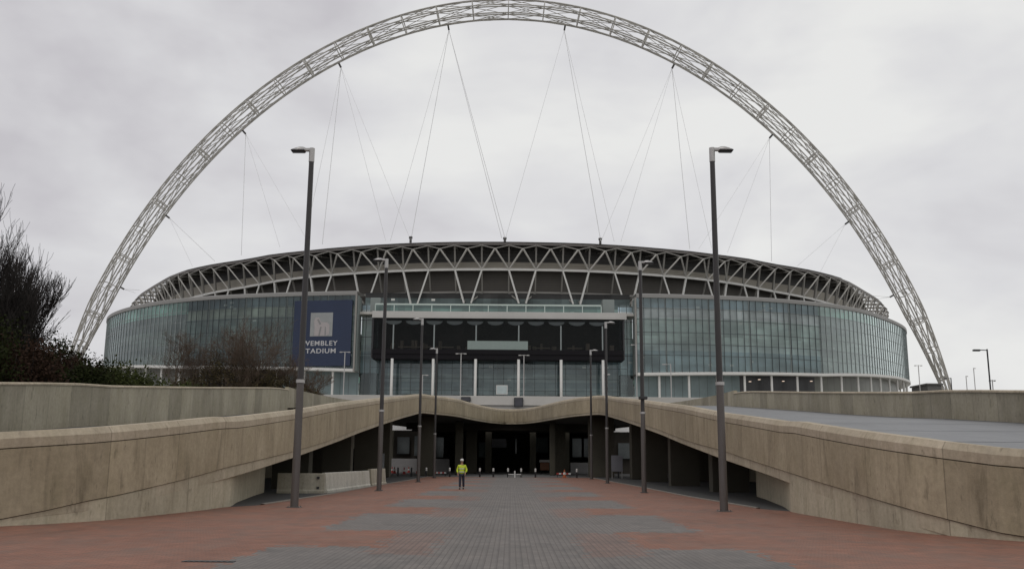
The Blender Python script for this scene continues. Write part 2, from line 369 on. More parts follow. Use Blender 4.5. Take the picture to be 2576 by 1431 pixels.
# paving: world-metre pattern of grey centre strip, red margins and grey bays
def paving():
    M, nt, b = mat('brick_paving', 0.75, spec=0.15); n = N(nt)
    P = n.pos(); x, y, z = n.xyz(P)
    ax = n.m('ABSOLUTE', x)
    wob = n.m('MULTIPLY', n.m('SUBTRACT', n.noise(P, 4.5, 3), 0.5), 0.22)
    bw = n.white(n.vec(n.m('FLOOR', n.m('DIVIDE', x, 0.21)), n.m('FLOOR', n.m('DIVIDE', y, 0.21)), 0.0)); wob = n.m('ADD', wob, n.m('MULTIPLY', n.m('SUBTRACT', bw, 0.5), 0.42))
    ax = n.m('ADD', ax, wob); yy = n.m('ADD', y, n.m('MULTIPLY', wob, 1.6))
    band = n.m('LESS_THAN', n.m('FRACT', n.m('DIVIDE', n.m('SUBTRACT', yy, 18.95 - 24.0), 12.0)), 0.375)
    outer = n.m('GREATER_THAN', ax, 4.65)
    mid = n.m('MULTIPLY', n.m('GREATER_THAN', ax, 2.6), band)
    red = n.m('MAXIMUM', outer, mid)
    band2 = n.m('LESS_THAN', n.m('FRACT', n.m('DIVIDE', n.m('SUBTRACT', yy, 17.4 - 24.0), 12.0)), 0.46)
    inn = n.m('MULTIPLY', n.m('MULTIPLY', n.m('GREATER_THAN', ax, 1.45), n.m('LESS_THAN', ax, 2.6)), band2)
    # bricks
    def bricks(sx, sy, rot):
        bt = n.add('ShaderNodeTexBrick'); mp = n.add('ShaderNodeMapping'); mp.inputs['Rotation'].default_value = (0, 0, rot)
        n.link(P, mp.inputs[0]); n.link(mp.outputs[0], bt.inputs['Vector'])
        bt.inputs['Scale'].default_value = 1.0; bt.inputs['Brick Width'].default_value = sx; bt.inputs['Row Height'].default_value = sy
        bt.inputs['Mortar Size'].default_value = 0.009; bt.inputs['Mortar Smooth'].default_value = 0.3
        bt.inputs['Color1'].default_value = (0, 0, 0, 1); bt.inputs['Color2'].default_value = (1, 1, 1, 1); bt.inputs['Mortar'].default_value = (0.4, 0.4, 0.4, 1)
        return bt.outputs[0], bt.outputs[1]
    bc, bm = bricks(0.21, 0.105, R(90)); bc2, bm2 = bricks(0.21, 0.105, R(0))
    redn = n.noise(P, 2.2, 4, 0.6); rc = n.mix(n.ramp(redn, (0.3, 0.0), (0.7, 1.0)), (0.225, 0.104, 0.070), (0.305, 0.146, 0.100))
    rc = n.mix(n.m('MULTIPLY', n.xyz(bc2)[0], 0.5), rc, (0.20, 0.115, 0.085))
    gc = n.mix(n.ramp(redn, (0.3, 0.0), (0.7, 1.0)), (0.160, 0.146, 0.136), (0.205, 0.187, 0.174))
    gc = n.mix(n.m('MULTIPLY', n.xyz(bc)[0], 0.42), gc, (0.128, 0.120, 0.116))
    dk = n.ramp(n.white(n.vec(n.m('FLOOR', n.m('DIVIDE', x, 0.42)), n.m('FLOOR', n.m('DIVIDE', y, 0.63)), 1.0)), (0.86, 0.0), (0.9, 1.0))
    rc = n.mix(n.m('MULTIPLY', dk, 0.35), rc, (0.16, 0.11, 0.09)); gc = n.mix(n.m('MULTIPLY', dk, 0.3), gc, (0.11, 0.105, 0.10))
    mc = n.mix(0.38, gc, rc)
    soil = n.ramp(n.noise(n.scale(P, (1.0, 0.6, 1.0)), 0.9, 7, 0.7), (0.46, 0.0), (0.62, 1.0))
    rc = n.mix(n.m('MULTIPLY', soil, 0.42), rc, (0.19, 0.135, 0.108)); gc = n.mix(n.m('MULTIPLY', soil, 0.3), gc, (0.205, 0.18, 0.16))
    col = n.mix(inn, gc, mc); col = n.mix(red, col, rc)
    gum = n.ramp(n.noise(P, 7.0, 2, 0.5), (0.74, 0.0), (0.77, 1.0)); col = n.mix(n.m('MULTIPLY', gum, 0.5), col, (0.08, 0.075, 0.07))
    mort = n.m('MULTIPLY', n.m('MAXIMUM', n.m('MULTIPLY', bm, n.m('SUBTRACT', 1.0, red)), n.m('MULTIPLY', bm2, red)), 0.55)
    col = n.mix(mort, col, (0.07, 0.06, 0.055))
    # the centre strip has long open joints running to the stadium
    j = n.m('GREATER_THAN', n.m('FRACT', n.m('DIVIDE', x, 0.21)), 0.83)
    cs = n.m('MULTIPLY', n.m('LESS_THAN', ax, 3.1), n.m('MULTIPLY', j, n.m('SUBTRACT', 1.0, red)))
    col = n.mix(n.m('MULTIPLY', cs, 0.24), col, (0.075, 0.07, 0.068))
    big = n.noise(P, 0.23, 4, 0.6); mott = n.noise(P, 1.6, 8, 0.75)
    k = n.m('MULTIPLY', n.m('ADD', 0.76, n.m('MULTIPLY', big, 0.46)), n.m('ADD', 0.6, n.m('MULTIPLY', mott, 0.8)))
    grime = n.ramp(n.noise(n.scale(P, (1.0, 0.25, 1.0)), 0.8, 6, 0.75), (0.55, 1.0), (0.72, 0.78))
    k = n.m('MULTIPLY', k, grime)
    # grime gathers along the foot of the walls
    edge = n.m('MULTIPLY', n.m('GREATER_THAN', ax, 8.2), 0.0)
    col = n.mix(1.0, col, n.vec(k, k, k), 'MULTIPLY')
    n.link(col, b.inputs['Base Color'])
    n.link(n.m('ADD', 0.5, n.m('MULTIPLY', mott, 0.3)), b.inputs['Roughness'])
    n.bump(n.m('ADD', n.m('MULTIPLY', mort, -1.5), n.m('MULTIPLY', mott, 0.3)), 0.4, 0.01, b)
    return M
M_pave = paving()
def deckmat():
    M, nt, b = mat('blue_grey_deck_coating', 0.5, spec=0.5); n = N(nt); P = n.pos()
    f = n.noise(n.scale(P, (0.5, 0.16, 1)), 1.0, 8, 0.75)
    n.link(n.mix(n.ramp(f, (0.3, 0.0), (0.7, 1.0)), (0.125, 0.128, 0.134), (0.185, 0.188, 0.194)), b.inputs['Base Color']); return M
M_deck = deckmat(); M_road2 = simple('grey_joint_seal', (0.115, 0.118, 0.122), 0.8)

# ============================================================ SETTING
g = MB(); g.strip([[(-1500, -800, 0), (-1500, 2500, 0)], [(1500, -800, 0), (1500, 2500, 0)]])
tag(g.build('ground', M_asph), kind='structure')
def pave_x(y, s):
    t = [(-30, 60), (10, 40), (17, 26), (20, 14.5), (21.5, 11.9), (23.6, 12.3 if s < 0 else 10.5), (26, 11.1 if s < 0 else 10.0), (28, 10.8 if s < 0 else 9.9), (34, 9.9), (36.5, 9.35), (49, 9.0), (67, 9.15), (89, 9.1), (108, 9.2)]
    return lerp_tab(t, y)
ys = [-30, 0, 10, 14, 17, 18.5, 20, 21.5, 22.5, 23.6, 24.8, 26, 28, 31, 34, 35.3, 36.5, 42, 49, 58, 67, 78, 89, 100, 107.5]
p = MB(); p.strip([[Vector((-pave_x(y, -1) - (0.3 if y < 35 else 0), y, 0.02)), Vector((0, y, 0.02)), Vector((pave_x(y, 1) + (0.3 if y < 35 else 0), y, 0.02))] for y in ys])
for f in p.f: pass
o = p.build('plaza_paving', M_pave); tag(o, kind='structure')
o.data.flip_normals()
# shallow kerb between paving and the road under the ramps
for s in (-1, 1):
    k = MB(); pts = [Vector((s * pave_x(y, s), y, 0)) for y in (36.5, 42, 49, 58, 67, 78, 89, 100, 107.5)]
    rows = [[q + Vector((0, 0, 0.002)), q + Vector((0, 0, 0.05)), q + Vector((s*0.16, 0, 0.05)), q + Vector((s*0.16, 0, 0.002))] for q in pts]
    k.strip(rows); tag(k.build('kerb', M_kerb), kind='structure')
rd = MB(); rd.strip([[(-220, 109, 0.012), (-220, 150, 0.012)], [(220, 109, 0.012), (220, 150, 0.012)]])
M_road = simple('road_asphalt', (0.11, 0.108, 0.105), 0.85, var=0.3, sc=0.4)
tag(rd.build('road', M_road), kind='structure')
ln = MB()
for k in range(-40, 41): ln.box(k*5-1, 129.9, 0.016, k*5+1, 130.05, 0.02)
tag(ln.build('road_markings', M_white), kind='structure')

# ============================================================ RAMPS AND FOOTBRIDGE
TOP = [(19, 1.86), (21.4, 2.04), (24, 2.36), (27.6, 2.67), (33, 3.15), (34.8, 3.23), (45, 4.06), (55, 5.0), (70, 6.25), (88, 7.71), (105, 9.1)]
BOT = [(19, -0.4), (21.4, -0.25), (24.4, 0.2), (27.5, 0.4), (30.2, 0.69), (34.3, 1.03), (38.7, 1.37), (45.4, 1.9), (55.5, 2.8), (63, 3.52), (73, 4.4), (88, 5.65), (105, 6.97)]
FBL = [(19, -0.1), (22, 0.0), (23.66, 0.2), (24.6, 0.38), (25.5, 0.56), (27.5, 0.76), (30.2, 1.04), (33.8, 1.42), (38, 1.7), (43.3, 2.05), (51.3, 2.68), (55.5, 3.08), (63, 3.82), (73, 4.7), (88, 5.93), (105, 7.22)]
FBR = [(18, -0.2), (20.3, 0.0), (21.46, 0.13), (22.4, 0.29), (23.2, 0.44), (24.4, 0.61), (26.2, 0.77), (28.5, 0.97), (33.1, 1.33), (38.8, 1.76), (45.3, 2.33), (51.3, 2.75), (55.5, 3.1), (63, 3.82), (73, 4.7), (88, 5.93), (105, 7.22)]
DECK = [(19, 1.5), (21.4, 1.68), (33, 2.75), (43, 3.6), (50.7, 4.14), (60, 4.70), (73, 5.70), (97, 7.48), (104, 8.0), (106, 8.05)]
FARTOP = [(19, 3.1), (30, 4.1), (43, 5.1), (50, 5.66), (55.5, 5.95), (72.4, 7.2), (93.7, 8.85), (105, 9.3), (112, 9.4)]
left_path = [(-26, 18.2), (-21, 18.9), (-17, 20.2), (-14.2, 22.0), (-12.5, 23.7), (-11.3, 25.6), (-10.75, 28), (-10.25, 31.5), (-10, 36), (-10, 45), (-10, 60), (-10, 80), (-10, 99)]
right_path = [(26, 15.2), (20, 16.6), (15, 18.6), (12.6, 20.3), (11.1, 21.8), (10.4, 23.2), (10.0, 25), (9.85, 29.8), (9.9, 34), (10, 40), (10, 60), (10, 80), (10, 99)]
bridge_path = [(-10, 99), (-10, 102.5), (-9.3, 106), (-7.6, 109.5), (-6.2, 113.5), (-4.9, 121), (-3.3, 128), (-1.6, 132.6), (-0.1, 133.8), (1.6, 132.4), (3.3, 127.5), (4.9, 120), (6.3, 113.5), (7.7, 109), (9.3, 105.5), (10, 102.5), (10, 99)]

def parapet(path, outn, name, parent, top_f, bot_f, fb_f, thick=0.45):
    """beam-like parapet: bevelled coping, groove line, tall face, chamfered lower lip"""
    P = [Vector((p[0], p[1], 0)) for p in path]; Nn = [v * outn for v in normals2(P)]
    s = 0; prevp = P[0]; rows = []; uvs = []; L = None
    face = MB(); cop = MB(); grv = MB()
    fr, fu, cr, cu, gr = [], [], [], [], []; lr, lu, gr2 = [], [], []; low = MB(); grv2 = MB()
    for q, nn in zip(P, Nn):
        s += (q - prevp).length; prevp = q
        zt, zb = top_f(q.y), bot_f(q.y)
        def pt(o, z): return Vector((q.x, q.y, 0)) + nn * o + Vector((0, 0, z))
        cr.append([pt(-thick, zt-0.5), pt(-thick, zt), pt(-0.12, zt), pt(0.0, zt-0.17), pt(0.0, zt-0.40), pt(-0.045, zt-0.40)])
        cu.append([(s, zt-0.5), (s, zt), (s, zt), (s, zt-0.17), (s, zt-0.4), (s, zt-0.41)])
        g0 = zt-0.40; g1 = zt-0.428
        gr.append([pt(-0.045, g0+0.01), pt(-0.045, g1-0.01)])
        fb = fb_f(q.y)
        fr.append([pt(-0.045, g1), pt(0.0, g1), pt(0.0, fb), pt(-0.06, fb)])
        fu.append([(s, g1), (s, g1), (s, fb), (s, fb)])
        lr.append([pt(-0.05, fb-0.026), pt(-0.05, zb+0.02), pt(-0.08, zb), pt(-thick, zb), pt(-thick, zt-0.5)])
        lu.append([(s, fb), (s, zb+.02), (s, zb), (s+0.4, zb), (s, zt-0.5)])
        gr2.append([pt(-0.06, fb+0.01), pt(-0.06, fb-0.045)])
    cop.strip(cr, uvs=cu); face.strip(fr, uvs=fu); grv.strip(gr); low.strip(lr, uvs=lu); grv2.strip(gr2)
    for a, b in ((cr, cop), (lr, low)):
        for e in (0, -1):
            i = len(b.v); b.v += [tuple(v) for v in a[e]]; b.f.append(tuple(range(i, i+len(a[e])))); b.uv.append(None); b.mi.append(0)
    o = face.build(name, [M_conc], parent)
    c = cop.build('coping', M_cope, o); gg = grv.build('groove', M_groove, o); g3 = grv2.build('groove', M_groove, o); lb3 = low.build('lower_band', M_conc_band, o)
    for ch in (c, gg, g3, lb3): ch.matrix_parent_inverse = parent.matrix_basis.copy() @ o.matrix_parent_inverse; ch.matrix_parent_inverse = ch.matrix_parent_inverse.inverted()
    return o

def wall_sweep(path, outn, z0f, z1f, thick, name, parent, material):
    P = [Vector((p[0], p[1], 0)) for p in path]; Nn = [v*outn for v in normals2(P)]
    w = MB(); rows = []; uvs = []; s = 0; pv = P[0]
    for q, nn in zip(P, Nn):
        s += (q-pv).length; pv = q; a, b = z0f(q), z1f(q)
        rows.append([q + Vector((0,0,a)), q + Vector((0,0,b)), q - nn*thick + Vector((0,0,b)), q - nn*thick + Vector((0,0,a))])
        uvs.append([(s, a), (s, b), (s, b+thick), (s, a)])
    w.strip(rows, close=True, uvs=uvs)
    for e in (0, -1):
        i = len(w.v); w.v += [tuple(v) for v in rows[e]]; w.f.append((i, i+1, i+2, i+3)); w.uv.append([(0, 0), (0, 1), (.4, 1), (.4, 0)]); w.mi.append(0)
    return w.build(name, material, parent)

def ramp(s, raw, label):
    root = empty('pedestrian_ramp', (s*10, 34, 0), label, 'ramp')
    path = [(p.x, p.y) for p in smooth_path([(a, b, 0) for a, b in raw], 1.2)]
    parapet(path, 1 if s < 0 else -1, 'inner_parapet', root, lambda y: lerp_tab(TOP, y), lambda y: lerp_tab(BOT, y), lambda y: lerp_tab(FBL if s < 0 else FBR, y))
    # retaining wall below, set back under the lip, then turning away under the ramp
    near = [q for q in path if q[1] <= 34.2]
    wp = [(q[0] - s*(-0.0), q[1]) for q in near]
    inset = 0.056
    P = [Vector((q[0], q[1], 0)) for q in wp]; Nn = normals2(P)
    wp = [(p.x - (n.x if s < 0 else -n.x)*inset, p.y - (n.y if s < 0 else -n.y)*inset) for p, n in zip(P, Nn)]
    turn = [(s*10.25, 35.2), (s*10.55, 36.6), (s*11.0, 38.6), (s*11.6, 42), (s*12.3, 46), (s*13.0, 50.5)]
    full = [(p.x, p.y) for p in smooth_path([(a, b, 0) for a, b in wp[::3] + turn], 1.0)]
    wall_sweep(full, 1 if s < 0 else -1, lambda q: 0.0, lambda q: max(0.02, (lerp_tab(FBL if s < 0 else FBR, q.y) - 0.04) if q.y < 34.3 else lerp_tab(BOT, q.y) + 0.02), 0.35, 'retaining_wall', root, M_conc_low)
    # deck
    d = MB(); rows = []
    nearx = sorted([(q[1], q[0]) for q in path])
    yy = [21.5, 22.5, 24, 26, 28, 31, 34, 38, 43, 50, 57, 65, 73, 81, 89, 97, 99]
    for y in yy:
        x0 = lerp_tab(nearx, y); x0 = x0 + s*0.43; x1 = s*23.5; z = lerp_tab(DECK, y) - (0.8 if s < 0 else 0)
        rows.append([(x0, y, z), (x1, y, z)] if s > 0 else [(x1, y, z), (x0, y, z)])
    d.strip(rows); o = d.build('deck', M_deck, root); o.data.flip_normals()
    gt = MB(); gt.strip([[(s*23.0, y, lerp_tab(DECK, y) - (0.8 if s < 0 else 0) + 0.006), (s*23.47, y, lerp_tab(DECK, y) - (0.8 if s < 0 else 0) + 0.006)] for y in yy]); gt.build('gutter', M_dkgrey, root)
    for jy in (29, 35, 41, 48, 55.5, 64, 73, 82, 91):
        z = lerp_tab(DECK, jy) - (0.8 if s < 0 else 0) + 0.007; zb2 = lerp_tab(DECK, jy+0.09) - (0.8 if s < 0 else 0) + 0.007; xa = s*(abs(lerp_tab(nearx, jy))+0.5)
        jm = MB(); jm.quad((xa, jy, z), (s*22.98, jy, z), (s*22.98, jy+0.09, zb2), (xa, jy+0.09, zb2)); jm.build('expansion_joint', M_road2, root)
    sf = MB(); rows = []
    for y in yy[6:]:
        z = lerp_tab(BOT, y) + 0.06; rows.append([(s*10.4, y, z), (s*23.4, y, z-0.0)])
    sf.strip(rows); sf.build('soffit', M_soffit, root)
    far = [(s*23.5, y) for y in range(19, 100, 4)]
    fo = wall_sweep(far, -1 if s > 0 else 1, lambda q: 0.0, lambda q: lerp_tab(FARTOP, q.y)-0.12, 0.4, 'outer_parapet', root, M_conc_far)
    cp = MB(); rows = []; uvs = []
    for (x, y) in far:
        z = lerp_tab(FARTOP, y); a = s*23.44; b = s*23.96
        rows.append([(a, y, z-0.13), (a, y, z-0.05), (a+s*0.08, y, z), (b, y, z), (b, y, z-0.13)]); uvs.append([(y, z-0.13), (y, z-0.05), (y, z), (y, z), (y, z)])
    cp.strip(rows, uvs=uvs); c = cp.build('coping', M_cope, fo); c.matrix_parent_inverse = (root.matrix_basis @ fo.matrix_parent_inverse).inverted()
    for y in (58, 73, 88):
        pm = MB(); pm.box(s*12.2, y-0.5, 0, s*14.4, y+0.6, lerp_tab(BOT, y)+0.05) if s > 0 else pm.box(-14.4, y-0.5, 0, -12.2, y+0.6, lerp_tab(BOT, y)+0.05)
        pm.build('pier', M_pier, root)
    # cross wall deep under the ramp
    cw = MB(); x0, x1 = sorted((s*13.1, s*23.4)); cw.box(x0, 50.2, 0, x1, 50.6, lerp_tab(BOT, 50)+0.0); cw.build('cross_wall', M_pier, root)
    return root
rampL = ramp(-1, left_path, 'weathered concrete ramp rising on the left side of the plaza, bare trees behind it')
rampR = ramp(1, right_path, 'weathered concrete ramp on the right of the plaza with its blue-grey deck showing')

bridge = empty('footbridge', (0, 120, 0), 'concrete footbridge with a wavy parapet across the plaza in front of the stadium', 'footbridge')
bp = [(p.x, p.y) for p in smooth_path([(a, b, 0) for a, b in bridge_path], 1.0)]
parapet(bp, 1, 'front_parapet', bridge, lambda y: lerp_tab(TOP, y), lambda y: lerp_tab(BOT, y), lambda y: lerp_tab(FBL, y))
d = MB(); sf = MB()
def side_x(y): return lerp_tab([(99, 23.5), (105, 23.3), (118, 21.6), (132, 18.5), (144, 16), (153, 14.5)], y)
def front_x(y):  # half width of the notch at y
    return lerp_tab([(99, 10.3), (102.5, 10.3), (106, 9.7), (109.5, 8.0), (113.5, 6.6), (121, 5.3), (128, 3.7), (132.6, 1.9), (134.2, 0.0)], y) if y < 134.2 else 0.0
rowsD = {1: [], -1: []}; rowsS = {1: [], -1: []}
for y in (99, 102.5, 106, 109.5, 113.5, 117, 121, 128, 132.6, 134.2, 140, 146, 151.9):
    for s in (-1, 1):
        a, b = s*front_x(y), s*side_x(y); z = lerp_tab(DECK, y) - (0.8 if s < 0 and y < 150 else 0)
        rowsD[s].append([(a, y, z), (b, y, z)]); rowsS[s].append([(a, y, 7.11), (b, y, 7.11)])
for s in (-1, 1): d.strip(rowsD[s]); sf.strip(rowsS[s])
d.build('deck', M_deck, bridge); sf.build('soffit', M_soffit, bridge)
for s in (-1, 1):
    sp = [(s*side_x(y), y) for y in (99.05, 102, 105, 111, 118, 125, 132, 138, 144, 148, 151.9)]
    fo = wall_sweep(sp, -1 if s > 0 else 1, lambda q: 6.9, lambda q: 9.3 + max(0, q.y-112)*0.012, 0.4, 'side_parapet', bridge, M_conc_far)
for (x0, x1, y0, y1) in ((-11.0, -9.2, 113, 115), (-14.9, -12.9, 101, 103), (-7.5, -6.5, 128, 129.2), (-6.6, -5.0, 140, 141.5), (9.3, 12.2, 112, 114), (6.0, 7.8, 135, 136.5), (12.9, 14.7, 101, 103), (16.5, 18.6, 113, 115), (-18.6, -16.9, 113, 115), (5.2, 5.9, 126, 127)):
    pm = MB(); pm.box(x0, y0, 0, x1, y1, 7.1, bev=0.08); pm.build('pier', M_pier, bridge)
for y in (135.5, 143):
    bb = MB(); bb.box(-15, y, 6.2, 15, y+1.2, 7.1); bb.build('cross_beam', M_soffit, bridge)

# ============================================================ STADIUM PODIUM
pod = empty('podium', (0, 152, 0), 'pale concrete podium deck behind the wavy footbridge, carrying the stadium', 'podium')
b = MB(); b.box(-210, 152.4, 9.2, 210, 470, 11.3); b.build('deck', M_podium, pod)
b = MB(); b.box(-210, 152, 10.72, 210, 152.38, 12.2, bev=0.03); b.build('parapet', M_podium, pod)
b = MB()
for x0, x1 in ((-210, -15), (15, 210)): b.box(x0, 156, 0, x1, 156.5, 9.19)
b.box(-15, 190, 0, 15, 190.5, 9.19); b.box(-15.3, 156.6, 0, -15, 190, 9.19); b.box(15, 156.6, 0, 15.3, 190, 9.19)
b.build('rear_wall', M_soffit, pod)
M_fasc = simple('pale_fascia', (0.72, 0.71, 0.70), 0.6)
for x0, x1 in ((-26, -14.6), (-13.9, -9.4), (9.2, 13.0), (15.6, 25)):
    b = MB(); b.box(x0, 151.4, 6.55, x1, 151.9, 7.75, bev=0.03); b.build('fascia', M_fasc, pod)
for x in (-30, -19.5, -13.4, -3.6, 3.6, 9.0, 14.0, 22, 30):
    b = MB(); b.box(x-0.5, 153.5, 0, x+0.5, 154.5, 9.19, bev=0.05); b.build('column', M_pier, pod)
M_panelg = simple('grey_backdrop_panel', (0.26, 0.26, 0.27), 0.7, var=0.5, sc=0.4)
M_win = simple('service_window', (0.15, 0.165, 0.17), 0.15, var=0.5, sc=0.5)
for (x0, x1, z0, z1) in ((-18.6, -16.6, 2.9, 5.6), (-15.8, -14.2, 2.6, 5.8), (-12.3, -11.0, 2.4, 5.6), (10.1, 11.6, 2.6, 5.6), (12.0, 13.3, 2.6, 5.6), (17.6, 19.8, 2.4, 4.9)):
    b = MB(); b.box(x0, 155.3, z0, x1, 155.6, z1); w = b.build('window', M_win, pod)
M_blu = simple('bluish_panel', (0.42, 0.43, 0.47), 0.5, var=0.4, sc=0.6); M_teal = simple('dark_teal_panel', (0.07, 0.11, 0.11), 0.4, var=0.6, sc=0.6)  # bluish panel is one pale mottled colour
for (px0, px1, py0, py1, m_) in ((1236, 1274, 1103, 1125, M_blu), (1296, 1300, 1103, 1140, M_win), (1336, 1378, 1100, 1138, M_teal), (1204, 1226, 1112, 1150, M_teal)):
    a_, c_ = at(px0, py1, 178), at(px1, py0, 178); b = MB(); b.box(a_.x, 178, a_.z, c_.x, 178.2, c_.z); b.build('panel', m_, pod)
for zz in (6.9, 7.6):
    b = MB(); b.tube([(-14.5, 160, zz), (14.5, 160, zz)], 0.16, 8); b.build('pipe', M_pier, pod)
# ============================================================ STADIUM
stad = empty('stadium', (0, 330, 11.3), 'large oval stadium with curved glass wings and white zigzag roof truss', 'stadium')
SB = 11.3
right_w = [(29, 215), (43, 216), (57.8, 218.6), (70, 222.8), (80, 228), (90, 236), (99, 246.2), (107, 256.5), (113, 266), (117.5, 277), (120.5, 292), (121, 312), (119, 335), (112, 370), (98, 400), (70, 428), (35, 443), (0, 447)]
left_w = [(-36, 214.6), (-45, 215.8), (-55, 217.7), (-67, 220.8), (-78, 225), (-88, 230.8), (-97.5, 238.5), (-105, 246.5), (-111.3, 255.5), (-116, 266), (-119.5, 279), (-121.5, 295), (-122, 315), (-120, 337), (-113, 370), (-98, 400), (-70, 428), (-35, 443), (0, 447)]
GT = 39.7
def build_wing(pts, s, name):
    P = smooth_path([(a, b, 0) for a, b in pts], 1.75); Nn = [v*s for v in normals2(P)]   # outward normals
    if Nn[5].y > 0: Nn = [-v for v in Nn]
    root = stad
    def zb(x): return lerp_tab([(30, 21.9), (75, 23.0), (103, 25.0), (113, 25.2), (125, 25.2)] if s > 0 else [(35, 22.2), (80, 23.7), (111, 26.0), (125, 26.2)], abs(x))
    split = 73.5 if s > 0 else 78.5
    k = next(i for i, p in enumerate(P) if abs(p.x) > split)
    glass_m = {}
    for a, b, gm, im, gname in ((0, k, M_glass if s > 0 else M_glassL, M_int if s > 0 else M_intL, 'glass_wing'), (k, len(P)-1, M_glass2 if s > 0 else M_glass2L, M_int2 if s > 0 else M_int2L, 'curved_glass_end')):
        rows, uvs, ri, ui = [], [], [], []; w = MB(); it = MB(); sl = 0
        for i in range(a, b+1):
            q, nn = P[i], Nn[i]; sl = i*1.75; z0 = zb(q.x)
            rows.append([q + Vector((0,0,z0)), q + Vector((0,0,GT))]); uvs.append([(sl, z0), (sl, GT)])
            qi = q - nn*0.5; ri.append([qi + Vector((0,0,z0)), qi + Vector((0,0,GT))]); ui.append([(sl, z0), (sl, GT)])
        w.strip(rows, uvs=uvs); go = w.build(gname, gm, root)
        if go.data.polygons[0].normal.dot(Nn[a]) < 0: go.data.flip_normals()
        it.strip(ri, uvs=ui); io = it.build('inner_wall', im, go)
        io.matrix_parent_inverse = (root.matrix_basis @ go.matrix_parent_inverse).inverted()
        mu = MB()
        for i in range(a, b+1):
            q, nn = P[i], Nn[i]
            mu.beam(q + nn*0.05 + Vector((0,0,zb(q.x))), q + nn*0.05 + Vector((0,0,GT)), 0.13 if a == 0 else 0.16, 0.16, upv=nn)
        for zz in (26.3, 28.9, 31.6, 34.6, 37.2):
            for i in range(a, b):
                if zz > zb(P[i].x)+0.5: mu.beam(P[i] + Nn[i]*0.03 + Vector((0,0,zz)), P[i+1] + Nn[i+1]*0.03 + Vector((0,0,zz)), 0.08, 0.10)
        mo = mu.build('mullions', M_dkmul if a == 0 else M_ltmul, go); mo.matrix_parent_inverse = (root.matrix_basis @ go.matrix_parent_inverse).inverted()
        # white columns standing behind the glass, every tenth metre
        if a == 0:
            for i in range(4, b, 6):
                cm = MB(); cm.tube([P[i] - Nn[i]*0.26 + Vector((0,0,zb(P[i].x))), P[i] - Nn[i]*0.26 + Vector((0,0,GT))], 0.2, 8)
                co = cm.build('inner_column', M_white, go); co.matrix_parent_inverse = (root.matrix_basis @ go.matrix_parent_inverse).inverted()
    # cap band, bottom lip, dark undercroft wall and posts
    cap = MB(); rows = []
    for q, nn in zip(P, Nn): rows.append([q + nn*0.02 + Vector((0,0,GT-0.05)), q + nn*0.3 + Vector((0,0,GT)), q + nn*0.3 + Vector((0,0,GT+0.75)), q + nn*0.1 + Vector((0,0,GT+0.95)), q - nn*7.5 + Vector((0,0,GT+0.95))])
    cap.strip(rows); cap.build('roof_edge_band', M_capg, root)
    lip = MB(); rows = []
    for q, nn in zip(P, Nn):
        z = zb(q.x); rows.append([q - nn*3.5 + Vector((0,0,z-0.3)), q + nn*0.2 + Vector((0,0,z-0.45)), q + nn*0.35 + Vector((0,0,z-0.35)), q + nn*0.35 + Vector((0,0,z+0.2)), q - nn*0.0 + Vector((0,0,z+0.3))])
    lip.strip(rows); lip.build('lower_ledge', M_white, root)
    und = MB(); rows = []; uvs = []
    for i, (q, nn) in enumerate(zip(P, Nn)):
        z = zb(q.x)-0.3; qi = q - nn*3.4; rows.append([qi + Vector((0,0,SB)), qi + Vector((0,0,z))]); uvs.append([(i*1.75, SB), (i*1.75, z)])
    und.strip(rows, uvs=uvs); und.build('concourse_wall', M_under, root)
    for i in range(3, min(len(P), 90), 4):
        if i > 75: break
        c = MB(); q = P[i] - Nn[i]*0.7; c.tube([q + Vector((0,0,SB)), q + Vector((0,0,zb(q.x)-0.38))], 0.28, 8); c.build('concourse_column', M_white, root)
    return P, Nn
M_warm = bpy.data.materials.new('warm_lamp'); M_warm.use_nodes = True
M_warm.node_tree.nodes['Principled BSDF'].inputs['Emission Color'].default_value = (1, 0.62, 0.35, 1); M_warm.node_tree.nodes['Principled BSDF'].inputs['Emission Strength'].default_value = 0.55
M_dkmul = simple('dark_mullion', (0.06, 0.075, 0.08), 0.5)
M_ltmul = simple('silver_mullion', (0.24, 0.27, 0.27), 0.4)
M_capg = simple('grey_fascia_metal', (0.24, 0.235, 0.225), 0.5, sc=0.1)
def under():
    M, nt, b = mat('concourse_panels_dark_openings', 0.35); n = N(nt); x, y, z = n.xyz(n.pos()); ax = n.m('ABSOLUTE', x)
    c_ = n.mix(n.m('GREATER_THAN', ax, 54), (0.16, 0.21, 0.215), (0.022, 0.022, 0.024)); c_ = n.mix(n.m('GREATER_THAN', ax, 74), c_, (0.13, 0.135, 0.115))  # near-black stretch: shade inside the openings, painted onto the wall
    l = n.m('GREATER_THAN', n.m('FRACT', n.m('DIVIDE', x, 2.0)), 0.08); nn = n.noise(n.pos(), 0.25, 4)
    k = n.m('MULTIPLY', n.m('ADD', 0.6, n.m('MULTIPLY', nn, 0.8)), n.m('ADD', 0.6, n.m('MULTIPLY', l, 0.4)))
    n.link(n.mix(1.0, c_, n.vec(k, k, k), 'MULTIPLY'), b.inputs['Base Color']); return M
M_under = under()
PR, NR = build_wing(right_w, 1, 'right'); PL, NL = build_wing(left_w, -1, 'left')

for px_ in (1882, 1905, 1965, 2035):
    q = at(px_, 955 + (px_ % 7), 219.5 if px_ < 1950 else 221.5); b = MB(); b.box(q.x-0.26, q.y-1.9, q.z-0.07, q.x+0.26, q.y-1.6, q.z+0.07); b.build('concourse_lamp', M_warm, stad)
